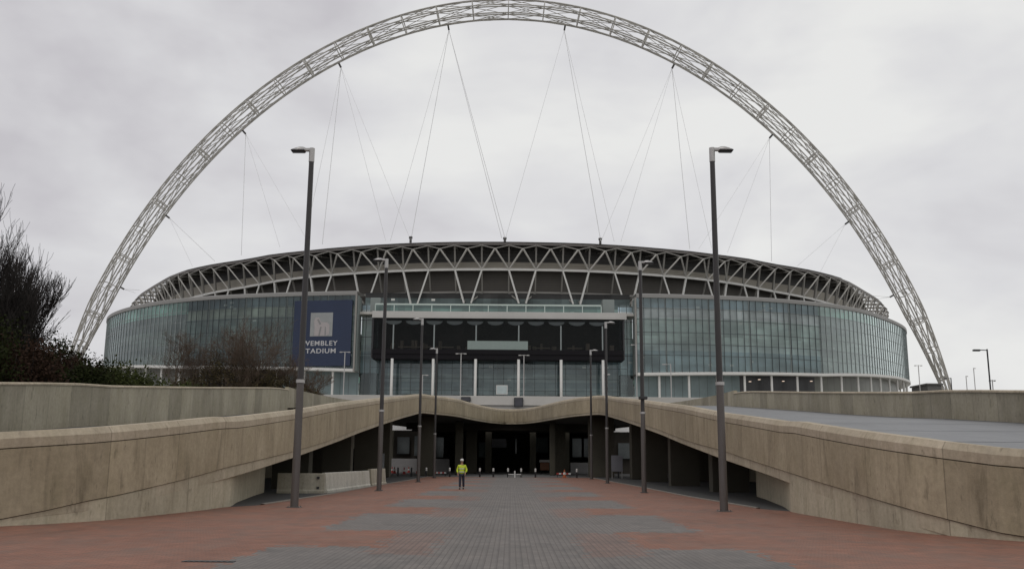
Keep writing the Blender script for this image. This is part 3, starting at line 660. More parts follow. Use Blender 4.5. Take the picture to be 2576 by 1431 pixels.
# --- inner flank walls beside the entrance
def flat_glass(name, x0, x1, y, z0, z1, gm, parent, mul=1.75, rows_z=(), mulm=None, inner=None, depth=3.0):
    g_ = MB(); g_.quad((x0, y, z0), (x1, y, z0), (x1, y, z1), (x0, y, z1), uv=[(x0, z0), (x1, z0), (x1, z1), (x0, z1)])
    go = g_.build(name, gm, parent); inv = (parent.matrix_basis @ go.matrix_parent_inverse).inverted()
    mu = MB(); k = max(1, round((x1-x0)/mul))
    for i in range(k+1):
        x = x0 + (x1-x0)*i/k; mu.box(x-0.06, y-0.12, z0, x+0.06, y+0.05, z1)
    for zz in rows_z: mu.box(x0, y-0.08, zz-0.05, x1, y+0.03, zz+0.05)
    mo = mu.build('mullions', mulm or M_dkmul, go); mo.matrix_parent_inverse = inv
    if inner:
        im = MB(); im.quad((x0, y+depth, z0), (x1, y+depth, z0), (x1, y+depth, z1), (x0, y+depth, z1), uv=[(x0, z0), (x1, z0), (x1, z1), (x0, z1)])
        io = im.build('inner_wall', inner, go); io.matrix_parent_inverse = inv
    return go
flat_glass('flank_glass', -36, -31.6, 219.5, SB, 38.6, M_glass, stad, 1.5, (22, 26.5, 30.5, 34.5), inner=M_int)
flat_glass('flank_glass', 25.6, 29, 219.5, SB, 38.6, M_glass, stad, 1.5, (22, 26.5, 30.5, 34.5), inner=M_int)
M_sidep = simple('wing_end_panel', (0.22, 0.25, 0.24), 0.5, sc=0.2)
for bx_ in ((-36.0, 214.75, 22, -35.7, 219.4, GT-0.1), (28.7, 215.1, 22, 29.0, 219.4, GT-0.1)):
    b = MB(); b.box(*bx_); b.build('wing_end_wall', M_sidep, stad)
for bx_ in ((-36.4, 214.2, 21.8, -36.0, 214.6, GT), (28.6, 214.6, 21.5, 29.0, 215.0, GT)):
    b = MB(); b.box(*bx_); b.build('edge_post', M_grey, stad)

# --- entrance: lower glazed wall, white columns, dark box above with pale roof beam
EX0, EX1 = at(935, 850, 216).x, at(1571, 850, 216).x
flat_glass('entrance_glass', -33.5, 27.5, 221, SB, 26, M_glass, stad, 2.4, (15.5, 18.2, 21.0, 23.5), inner=M_int3, depth=4)
XC = [at(x, 900, 216.2).x for x in (988, 1091, 1197, 1304.6, 1411, 1516)]
for x in XC:
    b = MB(); b.tube([(x, 215.3, SB), (x, 215.3, 25.0)], 0.33, 12); b.build('entrance_column', M_white, stad, smooth=True)
box = empty('entrance_box', (0, 216, 25)); box.parent = stad; box.matrix_parent_inverse = stad.matrix_basis.inverted()
def sub(o): o.parent = box; o.matrix_parent_inverse = Matrix.Translation(-Vector((0, 216, 25))); return o
b = MB(); b.box(EX0, 215.6, 34.85, EX1+0.5, 219.5, 36.15, bev=0.06); b.box(EX0, 215.4, 34.55, EX1+0.5, 215.58, 34.85); sub(b.build('roof_beam', simple('grey_white_beam_paint', (0.45, 0.44, 0.42), 0.5, var=0.25, sc=0.1)))
b = MB(); b.box(EX0+0.3, 215.9, 25.0, EX1-0.3, 220, 27.2, bev=0.05); b.box(EX0+0.3, 215.7, 26.2, EX1-0.3, 215.9, 27.3); sub(b.build('lower_band', simple('black_band_cladding', (0.012, 0.011, 0.013), 0.5, spec=0.08)))
b = MB(); b.quad((EX0+0.5, 216.1, 27.2), (EX1-0.5, 216.1, 27.2), (EX1-0.5, 216.1, 34.9), (EX0+0.5, 216.1, 34.9), uv=[(0, 27), (58, 27), (58, 35), (0, 35)]); sub(b.build('smoked_glass', M_glassd))
b = MB(); b.box(EX0+0.5, 221.5, 27.2, EX1-0.5, 221.8, 34.9); b.quad((EX0+.5, 216.2, 34.8), (EX1-.5, 216.2, 34.8), (EX1-.5, 221.5, 34.8), (EX0+.5, 221.5, 34.8)); sub(b.build('inner_wall', M_inner))
b = MB(); b.box(EX0, 215.9, 25.2, EX0+0.4, 221.8, 34.85); b.box(EX1-0.4, 215.9, 25.2, EX1, 221.8, 34.85); sub(b.build('side_wall', M_black))
M_incol = simple('inner_column_paint', (0.75, 0.78, 0.76), 0.5)
b = MB()
for x in XC:
    b = MB(); b.tube([(x, 215.95, 27.3), (x, 215.95, 33.0)], 0.17, 8); sub(b.build('front_column', M_ltmul))
M_swag = simple('ceiling_swag', (0.045, 0.055, 0.058), 0.6)
b = MB()
step = (XC[1]-XC[0])/2
for k in range(-1, 12):
    cx = XC[0] + k*step
    if cx-2 < EX0+0.7 or cx+2 > EX1-0.7: continue
    b.prism([(cx + 1.9*math.cos(a), 0.9*math.sin(a)) for a in [math.pi + math.pi*i/8 for i in range(9)]], 0, 0.2, Matrix.Translation((0, 216.05, 33.9)) @ Matrix.Rotation(R(90), 4, 'X'))
sub(b.build('ceiling_swags', M_swag))
bx0, bx1 = at(1176, 860, 215.8).x, at(1328, 860, 215.8).x
b = MB(); b.box(bx0, 215.75, at(1250, 880, 215.8).z, bx1, 215.85, at(1250, 857.5, 215.8).z); sub(b.build('pale_banner', simple('pale_banner_cloth', (0.22, 0.27, 0.255), 0.7)))
b = MB()
for x0, x1, z in ((-26.5, -13.5, 27.75), (5.5, 9, 27.7), (13, 16.5, 27.7)): b.box(x0, 216.6, z, x1, 216.9, z+0.28)
for i in range(26):
    x = EX0+2+random.random()*(EX1-EX0-4); b.box(x, 217+random.random()*3, 27.3, x+0.3+random.random()*0.8, 220.2, 28.2+random.random()*1.6)
sub(b.build('furnishings', simple('lobby_furnishing', (0.16, 0.13, 0.10), 0.7, var=0.6, sc=0.4)))

# --- terrace above the entrance: balustrade, rail, dark recessed glazing
TX0, TX1 = at(945, 770, 217).x, at(1512, 770, 217).x
b = MB(); b.quad((TX0, 216.6, 36.2), (TX1, 216.6, 36.2), (TX1, 216.6, 37.9), (TX0, 216.6, 37.9), uv=[(0, 36), (50, 36), (50, 38), (0, 38)])
tg = b.build('terrace_balustrade', M_rail, stad); inv = (stad.matrix_basis @ tg.matrix_parent_inverse).inverted()
b = MB(); b.box(TX0, 216.45, 37.75, TX1, 216.75, 38.1)
for i in range(13): x = TX0 + (TX1-TX0)*i/12; b.box(x-0.1, 216.5, 36.17, x+0.1, 216.7, 37.75)
o = b.build('handrail', simple('pale_green_rail', (0.50, 0.58, 0.54), 0.4), tg); o.matrix_parent_inverse = inv
b = MB(); b.box(-36, 217, 35.6, 29, 232, 36.15); b.build('terrace_floor', M_podium, stad)
M_tealw = interior('terrace_rear_glazing', [(0, (0.08, 0.1, 0.1)), (36.2, (0.17, 0.23, 0.22)), (38.5, (0.085, 0.11, 0.11)), (41, (0.03, 0.03, 0.03))], 0.5)
b = MB(); b.quad((-36, 226.5, 36.16), (29, 226.5, 36.16), (29, 226.5, 42.4), (-36, 226.5, 42.4), uv=[(-36, 36.2), (29, 36.2), (29, 42.4), (-36, 42.4)]); b.build('terrace_rear_glazing', M_tealw, stad)
for (px, w, y0, y1) in ((945, 1.2, 217.5, 222), (1530, 1.4, 217.5, 222)):
    x = at(px, 770, 218).x; b = MB(); b.box(x-w, y0, 36.16, x+w, y1, 39.6, bev=0.1); b.build('stair_box', M_sidep, stad)

# --- blue banner with lettering and emblem on the left wing
pA, pB = at(738.6, 838, 217.0), at(885, 838, 215.0)
ang = math.atan2(pB.y-0.4 - (pA.y+0.0), pB.x - pA.x)
zt, zb_ = at(812, 756.5, 216).z, at(812, 921, 216).z
A = Vector((pA.x, 216.55, 0)); B = Vector((pB.x, 214.25, 0)); ux = (B-A).normalized(); Wd = (B-A).length; nrm = Vector((ux.y, -ux.x, 0))
ban = MB(); a, b_ = A, B
q = [a + Vector((0,0,zb_)), b_ + Vector((0,0,zb_)), b_ + Vector((0,0,zt)), a + Vector((0,0,zt))]
ban.quad(*q)
ban.quad(*[v - nrm*0.12 for v in reversed(q)])
for i in range(4): ban.quad(q[i], q[i]-nrm*0.12, q[(i+1) % 4]-nrm*0.12, q[(i+1) % 4])
banner = ban.build('banner', simple('navy_banner_fabric', (0.013, 0.024, 0.060), 0.6, var=0.3, sc=0.15))
tag(banner, 'tall navy blue banner with a pale square emblem and white lettering', 'banner')
MT = Matrix((ux, Vector((0, 0, 1)), nrm)).transposed().to_4x4()
M_let = simple('pale_lettering', (0.46, 0.46, 0.47), 0.6)
def text(body, px0, px1, py0, py1, name):
    def loc(px): t = (px - 738.6)/(885 - 738.6); return A + (B-A)*t
    cu = bpy.data.curves.new(name, 'FONT'); cu.body = body; cu.size = 1; cu.extrude = 0.01; cu.space_character = 1.12; cu.offset = 0.015
    to = bpy.data.objects.new('tmp', cu); COL.objects.link(to); bpy.context.view_layer.update()
    me = bpy.data.meshes.new_from_object(to.evaluated_get(bpy.context.evaluated_depsgraph_get())); bpy.data.objects.remove(to)
    xs = [v.co.x for v in me.vertices]; ysv = [v.co.y for v in me.vertices]
    P0 = loc(px0); w = (loc(px1)-P0).length; z1, z0 = at(812, py0, 216).z, at(812, py1, 216).z
    for v in me.vertices:
        X = (v.co.x - min(xs))/(max(xs)-min(xs))*w; Y = (v.co.y-min(ysv))/(max(ysv)-min(ysv))*(z1-z0)
        v.co = P0 + ux*X + Vector((0,0,z0+Y)) + nrm*(0.05 + v.co.z)
    me.materials.append(M_let); o = bpy.data.objects.new(name, me); COL.objects.link(o); o.parent = banner; return o
text('WEMBLEY', 763, 852, 857.8, 870, 'lettering'); text('STADIUM', 763, 848, 877, 889, 'lettering')
def on_banner(px, py, off):
    t = (px-738.6)/(885-738.6); p = A + (B-A)*t; return Vector((p.x, p.y, at(812, py, 216).z)) + nrm*off
e = MB(); e.quad(on_banner(781.4, 846.5, .05), on_banner(837.6, 846.5, .05), on_banner(837.6, 787.3, .05), on_banner(781.4, 787.3, .05))
M_emb = simple('emblem_panel', (0.26, 0.27, 0.27), 0.6, var=0.3, sc=0.5); M_emb2 = simple('emblem_figure', (0.35, 0.32, 0.32), 0.6); M_emb3 = simple('emblem_shade', (0.21, 0.21, 0.21), 0.6)
e.build('emblem', M_emb, banner)
e = MB()
def poly(mb, pts, off):
    i = len(mb.v); mb.v += [tuple(on_banner(781.4 + x*56.2, 787.3 + y*59.2, off)) for x, y in pts]; mb.f.append(tuple(range(i, i+len(pts)))); mb.uv.append(None); mb.mi.append(mb.cur)
poly(e, [(0.2, 0.98), (0.2, 0.62), (0.17, 0.34), (0.24, 0.2), (0.38, 0.2), (0.48, 0.4), (0.74, 0.42), (0.86, 0.5), (0.86, 0.9), (0.74, 0.98)], .08)
e.build('emblem_figure', M_emb2, banner)
e = MB(); poly(e, [(0.3, 0.3), (0.36, 0.26), (0.5, 0.48), (0.42, 0.52)], .10); poly(e, [(0.45, 0.6), (0.52, 0.6), (0.44, 0.98), (0.38, 0.98)], .10); poly(e, [(0.66, 0.6), (0.7, 0.6), (0.72, 0.95), (0.66, 0.98)], .10)
e.build('emblem_figure', M_emb3, banner)

# --- upper bowl: cladding rings, ring truss and roof
rim_half = [(0, 221.6), (13, 222.1), (25, 223.8), (38, 227.4), (50, 232), (62, 238.8), (72, 247.3), (84, 256.5), (94, 266), (103, 276), (110, 286), (117.5, 297), (124.5, 307), (130.5, 318), (135, 330), (137.5, 343), (136, 358), (129, 377), (117, 396), (100, 413), (78, 427), (52, 437), (26, 442.5)]
OX = -0.8
ring_pts = [(x, y) for x, y in rim_half] + [(0, 444)] + [(-x, y) for x, y in reversed(rim_half[1:])]
ringP = smooth_path([(a, b, 0) for a, b in ring_pts + [ring_pts[0]]], 1.0)[:-1]
Ltot = sum((ringP[i]-ringP[i-1]).length for i in range(len(ringP)))
def even(P, step):
    cum = [0]
    for i in range(1, len(P)+1): cum.append(cum[-1] + (P[i % len(P)] - P[i-1]).length)
    n_ = round(cum[-1]/step); out = []; j = 0
    for k in range(n_):
        t = k*cum[-1]/n_
        while cum[j+1] < t: j += 1
        f = (t-cum[j])/(cum[j+1]-cum[j]); out.append(P[j].lerp(P[(j+1) % len(P)], f))
    return out
XS = at(1297, 681, 224.6).x
ring = [Vector((p.x + OX, p.y, 0)) for p in even(ringP, 6.85)]
if len(ring) % 2: ring = [Vector((p.x + OX, p.y, 0)) for p in even(ringP, Ltot/(len(ring)+1))]
NRG = normals2(ring, True); NRG = [v if v.dot(Vector((0, 330, 0)) - p) < 0 else -v for v, p in zip(NRG, ring)]
n_r = len(ring)
def dz(i, z):   # the rim sweeps up a little towards the two ends
    if z < 50: return 0.0
    ax = abs(ring[i % n_r].x); e = max(0.0, min(1.0, (ax-55)/45)); return 1.7*e*(1-0.75*max(0, min(1, (ax-118)/20)))
def rp(i, off, z): i %= n_r; return ring[i] + NRG[i]*off + Vector((0, 0, z + dz(i, z)))
def rpm(i, off, z):  # mid position between nodes i and i+1
    return (rp(i, off, z) + rp(i+1, off, z))/2
bowl = empty('roof_truss', (0, 330, 48)); bowl.parent = stad; bowl.matrix_parent_inverse = stad.matrix_basis.inverted()
def subb(o): o.parent = bowl; o.matrix_parent_inverse = Matrix.Translation(-Vector((0, 330, 48))); return o
ZA, ZB, ZC, ZD = 52.7, 54.15, 48.1, 39.6
M_tr = simple('bracing_grey_white', (0.47, 0.455, 0.425), 0.5, var=0.25, sc=0.3)
M_dkrim = simple('brown_grey_rim_paint', (0.17, 0.155, 0.145), 0.5)
tr = MB(); rim = MB(); mid = MB(); low = MB(); ver = MB(); rung = MB(); hub = MB()
half = n_r
for i in range(n_r):
    front = rp(i, 0, 0).y < 345
    # C nodes sit at ring nodes; A nodes between them
    C0, C1 = rp(i, -3.0, ZC), rp(i+1, -3.0, ZC); Am = rpm(i, 0.2, ZA); B0, B1 = rp(i, -1.2, ZB), rp(i+1, -1.2, ZB)
    rim.beam(B0, B1, 0.4, 0.55)
    mid.beam(C0, C1, 0.5, 0.55)
    tr.beam(C0 + (Am-C0)*0.04, Am, 0.32, 0.32); tr.beam(Am, C1, 0.32, 0.32)
    ver.beam(Am, B0 + Vector((0,0,-.35)), 0.22, 0.22); ver.beam(Am, B1 + Vector((0,0,-.35)), 0.22, 0.22)
    ver.beam(rp(i, -3.4, ZC), rp(i, -2.0, ZB-0.3), 0.38, 0.38)
    ver.beam(rp(i, -5.6, 42.9), rp(i, -3.4, ZC), 0.34, 0.34)
    ver.beam(rp(i, -5.6, 42.9), rp(i+1, -5.6, 42.9), 0.3, 0.42)
    rung.beam(rp(i, -1.3, ZB-0.2), rp(i, -11.5, ZB+0.1), 0.3, 0.5); rung.beam(rpm(i, 0.1, ZA), rpm(i, -11.5, ZB-0.2), 0.22, 0.3)
    if front:
        if i % 2 == 0:
            m_ = rpm(i, -2.2, ZD); t = (rp(i+1, 0, 0)-rp(i, 0, 0)).normalized()
            for c_, sg in ((C0, -1), (C1, 1)):
                lw = MB(); lw.beam(c_, m_ + t*0.85*sg, 0.37, 0.37); subb(lw.build('raking_strut', M_white))
        else:
            m_ = rpm(i, -4.6, ZD); t = (rp(i+1, 0, 0)-rp(i, 0, 0)).normalized()
        # short raking legs from the beam knuckles
        m2 = rpm(i - (i % 2) , -3.2, ZD); low2 = rp(i, -5.6, 42.7)
        ver.beam(low2, low2 + (m2-low2)*0.75, 0.3, 0.3)
for mb, nm, mt in ((rim, 'outer_rim', M_dkrim), (mid, 'middle_chord', M_white), (tr, 'zigzag_bracing', M_tr), (ver, 'vertical_struts', M_dkgrey2 if 'M_dkgrey2' in globals() else M_grey), (rung, 'radial_rungs', M_grey)):
    subb(mb.build(nm, mt))
def ringband(off0, z0, off1, z1, name, m, f=None, ofs=None):
    w = MB(); rows = []; uvs = []
    for i in range(n_r+1):
        o0 = off0(i) if callable(off0) else off0; o1 = off1(i) if callable(off1) else off1
        rows.append([rp(i, o0, z0), rp(i, o1, z1)]); uvs.append([(i*6.85, z0), (i*6.85, z1)])
    w.strip(rows, uvs=uvs); return w.build(name, m, stad)
def endness(i):
    p = ring[i % n_r]; return max(0.0, min(0.62, (abs(p.x)-98)/50))
ringband(-7.5, 39.0, -7.5, 48.6, 'louvre_cladding', M_louv)
ringband(-5.2, 48.6, -5.6, 50.5, 'light_band_cladding', M_band)
ringband(-7.5, 48.59, -5.2, 48.6, 'band_underside', M_louv)
ringband(-7.2, 50.4, lambda i: -7.2 - 1.0*endness(i), 54.5, 'upper_cladding', M_upper)
ringband(-5.6, 50.5, -7.2, 50.52, 'band_top', M_band)
# roof sheets from the rim inward to the opening
ringband(lambda i: -0.9 - 9.9*endness(i), 54.6, -24, 55.4, 'roof_sheet', M_roof)
ringband(lambda i: -0.9 - 9.9*endness(i), 54.28, -24, 55.1, 'roof_underside', M_upper)
# small mast heads on the roof edge
for px in (1033, 1270, 1510):
    p = at(px, 604, 223.0); b = MB(); b.tube([(p.x, 223, 54.3), (p.x, 223, 55.7)], 0.3, 8); b.tube([(p.x, 223, 55.3), (p.x, 223, 55.8)], 0.45, 8); b.build('cable_anchor', M_dkgrey, stad)

# ============================================================ ARCH
arch = empty('lattice_arch', (-2.2, 335, 12), 'huge white tubular lattice arch spanning above the stadium, with thin suspension cables', 'arch')
AA, AH, AX, AR, K = 162.0, 144.3, -1.87, 3.35, 0.4
SL = math.sqrt(1+K*K); vdir = Vector((0, -K/SL, 1/SL)); pn = Vector((0, 1/SL, K/SL))
def arch_uv(u, v): return Vector((AX+u, 335, 12)) + vdir*v
cpts = []
Nn_ = 600
raw = []
for i in range(Nn_+1):
    t = -1 + 2*i/Nn_; q_ = math.copysign(abs(t)**0.6, t); raw.append((q_*AA, AH*(1-0.8*q_**2-0.2*q_**6)))
cum = [0]
for a, b in zip(raw, raw[1:]): cum.append(cum[-1] + math.hypot(b[0]-a[0], b[1]-a[1]))
def arch_at(s):
    s = max(0, min(cum[-1]-1e-4, s)); lo, hi = 0, len(cum)-1
    while hi-lo > 1:
        md = (lo+hi)//2
        if cum[md] <= s: lo = md
        else: hi = md
    f = (s-cum[lo])/(cum[hi]-cum[lo]); a, b = raw[lo], raw[hi]
    T = Vector((b[0]-a[0], b[1]-a[1])).normalized()
    return a[0]+(b[0]-a[0])*f, a[1]+(b[1]-a[1])*f, T
def arch_pt(s, ang, r=None):
    u, v, T = arch_at(s); nu, nv = -T.y, T.x   # in-plane normal (outwards)
    e = min(s, cum[-1]-s); rr = (AR if r is None else r) * min(1.0, 0.42 + 0.58*max(0, e-16)/34)
    c = arch_uv(u, v); nin = Vector((nu, 0, 0)) + vdir*nv
    return c + nin*(rr*math.cos(ang)) + pn*(rr*math.sin(ang))
NB = 40; Lb = cum[-1]/NB; NC = 8
ch = MB()
for j in range(NC):
    a = 2*math.pi*(j+0.5)/NC
    ch.tube([arch_pt(cum[-1]*k/160, a) for k in range(161)], 0.235, 5)
ch.build('chords', M_archw, arch)
for k in range(1, NB):
    rg = MB(); pts = [arch_pt(k*Lb, 2*math.pi*(j+0.5)/NC) for j in range(NC)]
    for j in range(NC): rg.beam(pts[j], pts[(j+1) % NC], 0.24, 0.26)
    if k % 2 == 0:
        pin = [arch_pt(k*Lb, 2*math.pi*(j+0.5)/NC, AR*0.55) for j in range(NC)]
        for j in range(NC): rg.beam(pin[j], pin[(j+1) % NC], 0.3, 0.35); rg.beam(pts[j], pin[j], 0.18, 0.18)
    rg.build('diaphragm_ring', M_archw, arch)
for s in (1, -1):
    dg = MB()
    for k in range(NB):
        for j in range(NC):
            a0 = 2*math.pi*(j+0.5)/NC; a1 = a0 + s*2*math.pi/NC
            if s > 0 or (k+j) % 2 == 0: dg.tube([arch_pt(k*Lb, a0), arch_pt((k+0.5)*Lb, (a0+a1)/2), arch_pt((k+1)*Lb, a1)], 0.12, 4, cap=False)
    dg.build('spiral_bracing', M_archw, arch)
# cables: from the arch's inner side to the roof rim
def arch_near(px, py):
    best = None
    for k in range(0, 1201):
        s = cum[-1]*k/1200; p = arch_pt(s, math.pi)
        dd = p - Vector((0, 0, EYE)); X, Y, Z = dd.dot(right), dd.dot(up), dd.dot(Fv)
        q = (CX + X/Z*FPX, CY - Y/Z*FPX); e = (q[0]-px)**2 + (q[1]-py)**2
        if best is None or e < best[0]: best = (e, s)
    return best[1]
def atz(px, py, z):
    d = ray(px, py); t = (z-EYE)/d.z; return Vector((0, 0, EYE)) + d*t
cab = [((425, 548), [(540, 655), (484, 668)]), ((613, 332), [(607, 640), (704, 620), (778, 612)]), ((852, 158), [(811, 612), (970, 604), (1032, 601), (776, 560)]),
       ((1127, 62), [(982, 604), (1034, 601), (1262, 597), (1270, 597)]), ((1420, 68), [(1272, 597), (1511, 604), (1545, 606)]),
       ((1693, 168), [(1513, 604), (1562, 607), (1735, 624), (1790, 622)]), ((1940, 343), [(1758, 624), (1830, 634), (1941, 655)]),
       ((2130, 562), [(2005, 668), (2063, 684)]), ((2240, 745), [(2196, 752), (2180, 741)]), ((308, 724), [(340, 735), (352, 728)])]
for (px, py), ends in cab:
    s = arch_near(px, py); u, v, T = arch_at(s); top = arch_pt(s, math.pi, AR+1.6); sh = MB()
    sh.tube([arch_pt(s, math.pi), top], 0.32, 6); sh.build('cable_shackle', M_dkgrey, arch)
    for ex, ey in ends:
        q = atz(ex, ey+1.5, 55.0)
        if abs(q.x) < 125 and q.y > 250: pass
        c_ = MB(); thin = 0.05 if ex not in (607, 811, 1941, 1735, 540, 1262, 1270, 1034, 1511) else 0.078
        c_.tube([top, q], thin, 4); c_.build('cable', M_cable, arch)
b = MB()
for s in (-1, 1): b.box(AX + s*AA - 5, 330, 0.05, AX + s*AA + 5, 340, 12.2, bev=0.2)
b.build('base_block', M_podium, arch)

# ============================================================ STREET LAMPS
def make_lamp(label, group='tall street lamps lining the plaza'):
    root = empty('street_lamp', (0, 0, 0), label, 'street lamp', group)
    b = MB(); b.tube([(0,0,0), (0,0,4.5)], [0.145, 0.13], 14); b.build('lower_pole', M_pole, root, smooth=False)
    b = MB(); b.tube([(0,0,4.5), (0,0,12.9)], [0.115, 0.095], 14); b.build('upper_pole', M_poleu, root)
    b = MB(); b.tube([(0,0,4.44), (0,0,4.56)], 0.16, 14); b.build('collar', M_galv, root)
    b = MB(); b.box(-0.24, -0.24, 0.0, 0.24, 0.24, 0.025, bev=0.008)
    for a_ in (-0.18, 0.18):
        for c_ in (-0.18, 0.18): b.tube([(a_, c_, 0.02), (a_, c_, 0.06)], 0.018, 6)
    b.build('base_plate', M_pole, root)
    b = MB(); b.box(-0.04, -0.15, 0.45, 0.04, -0.12, 0.95); b.build('access_door', M_pole, root)
    b = MB(); b.tube([(0,0,12.88), (0,0,13.43)], 0.108, 14)
    b.box(0.0, -0.07, 13.31, 0.45, 0.07, 13.43, bev=0.02); b.build('bracket', M_galv, root)
    h = MB()   # cobra style luminaire: curved top, flat underside
    prof = [(0.22, 0.06, 0.08, 0.0), (0.34, 0.12, 0.13, -0.02), (0.48, 0.16, 0.13, -0.05), (0.63, 0.14, 0.09, -0.04), (0.73, 0.09, 0.05, 0.0), (0.79, 0.03, 0.02, 0.02)]
    rows = []
    for x, w, ht, dn in prof:
        r_ = []
        for k in range(10):
            a = 2*math.pi*k/10; zz = math.sin(a); r_.append((x, w*math.cos(a), 13.36 + (zz*ht if zz > 0 else zz*(0.05-dn))))
        rows.append(r_)
    h.strip(rows, close=True)
    for e in (0, -1):
        i = len(h.v); h.v += rows[e]; h.f.append(tuple(range(i, i+10))); h.uv.append(None); h.mi.append(0)
    ho = h.build('lamp_head', M_galv, root, smooth=True)
    l = MB(); l.box(0.26, -0.145, 13.265, 0.79, 0.145, 13.375, bev=0.045); l.build('lens', M_black, root)
    return root
names = ['nearest', 'second', 'third', 'farthest']
lampP = [(-7.73, 34.34, math.pi, 'tall street lamp nearest the camera on the left, in front of the navy banner'),
 (-7.45, 54.2, math.pi, 'tall street lamp beside the concrete barriers on the left'),
 (-7.5, 77.6, math.pi, 'third street lamp back on the left, its head before the dark entrance box'),
 (-7.9, 98.5, math.pi, 'farthest and smallest of the left-hand tall street lamps, beside the bridge pier'),
 (7.56, 33.92, 0, 'tall street lamp nearest the camera on the right, before the right glass wing'),
 (7.6, 54.3, 0, 'tall street lamp second from the camera on the right of the plaza'),
 (8.0, 78.7, 0, 'third street lamp back on the right, its head before the dark box corner'),
 (8.4, 98.8, 0, 'farthest and smallest of the right-hand tall street lamps, under the bridge hump')]
lamp0 = None
for x, y, rz, lb in lampP:
    if lamp0 is None: lamp0 = make_lamp(lb); lamp0.location = (x, y, 0.02); lamp0.rotation_euler = (0, 0, rz); L0 = lamp0
    else: copy_thing(lamp0, (x, y, 0.02), rz, lb)
for ch in lamp0.children: pass
# podium lamps: short poles with one or two heads
def pod_lamp(px, pyt, y, heads, label, dark=False, group='small lamps on the podium and ramps', zbase=11.3, arm=1.0):
    p = at(px, pyt, y); root = empty('podium_lamp', (p.x, y, zbase), label, 'lamp', group)
    b = MB(); b.tube([(p.x, y, zbase), (p.x, y, p.z)], 0.09 if y > 120 else 0.07, 8); b.build('pole', M_black if dark else M_galv, root)
    for s in heads:
        a_ = MB(); a_.tube([(p.x, y, p.z-0.1), (p.x+s*arm*0.6, y, p.z-0.08)], 0.045, 6); a_.build('arm', M_black if dark else M_galv, root)
        h = MB(); x0, x1 = sorted((p.x+s*arm*0.5, p.x+s*arm)); h.box(x0, y-0.14, p.z-0.2, x1, y+0.14, p.z-0.03, bev=0.05)
        h.build('lamp_head', M_black if dark else M_galv, root)
    return root
pod_lamp(1160, 888, 170, (-1, 1), 'small double-headed lamp on the podium, left one before the entrance')
pod_lamp(1318, 892, 170, (-1, 1), 'small double-headed lamp on the podium, right one before the entrance')
pod_lamp(868, 884, 170, (-1, 1), 'small double-headed lamp on the podium before the navy banner')
pod_lamp(1687, 915, 165, (-1,), 'small single-headed lamp before the right glass wing', arm=1.5)
pod_lamp(1600, 866, 172, (-1,), 'small lamp beside the recessed corner right of the entrance box')
pod_lamp(1063, 942, 160, (1,), 'short lamp on the podium beside the third left street lamp')
pod_lamp(1520, 940, 160, (1,), 'short lamp on the podium behind the third right street lamp')
pod_lamp(2483, 878, 85, (-1,), 'dark single-armed lamp alone against the sky at far right', dark=True, zbase=5.0, arm=1.3)
pod_lamp(2310, 918, 190, (-1, 1), 'thin mast with a crossbar right of the stadium end', dark=False, arm=0.8)
pod_lamp(2392, 950, 160, (-1,), 'tiny lamp just right of the arch foot', dark=True, arm=1.2)
pod_lamp(2449, 925, 200, (1,), 'thin pale mast between the arch foot and the dark lamp', arm=0.4)
pod_lamp(2430, 945, 200, (1,), 'short thin mast right of the arch foot', arm=0.4)
pod_lamp(2496, 955, 120, (-1, 1), 'tiny T-shaped lamp beside the dark single-armed lamp', zbase=5.0, arm=0.4)
p0, p1 = at(2333, 968, 200), at(2368, 968, 200)
b = MB(); b.box(p0.x, 200, 11.3, p1.x, 208, p0.z, bev=0.1); b.box(p0.x-0.3, 199.7, p0.z, p1.x+0.3, 208.3, p0.z+0.35)
tag(b.build('kiosk', M_dkgrey), 'low dark flat-roofed kiosk at the foot of the arch on the right', 'kiosk')

# signs on the podium edge
def sign_box(px0, px1, py0, py1, y, label, m, face=None):
    a, c = at(px0, py1, y), at(px1, py0, y)
    root = empty('sign', ((a.x+c.x)/2, y, a.z), label, 'sign')
    b = MB(); b.box(a.x, y-0.25, a.z, c.x, y, c.z, bev=0.03); b.build('housing', m, root)
    f = MB(); f.box(a.x+0.12, y-0.27, a.z+0.12, c.x-0.12, y-0.24, c.z-0.12); f.build('face', face or m, root)
    return root
M_dkface = simple('dark_sign_face', (0.05, 0.05, 0.06), 0.3, var=0.9, sc=1.5)
sign_box(1160, 1184, 998, 1009, 151.9, 'wide dark sign box hanging on the pale podium edge', M_black, M_dkface)
sign_box(1293, 1316, 1000, 1023, 151.9, 'taller dark sign box hanging on the podium edge above the bridge dip', M_black, M_dkface)
sign_box(1248, 1277, 969, 992, 153.4, 'white signboard standing on the podium before the entrance glass', M_white, simple('pale_sign_face', (0.45, 0.52, 0.52), 0.5, var=0.4, sc=1))
pod_cam = at(1612, 1001, 54.3)
b = MB(); b.box(7.35, 54.0, pod_cam.z-0.09, 7.85, 54.2, pod_cam.z+0.09, bev=0.03); o = b.build('loudspeaker', M_black)
tag(o, 'small black loudspeaker box clamped to the second right street lamp', 'loudspeaker')

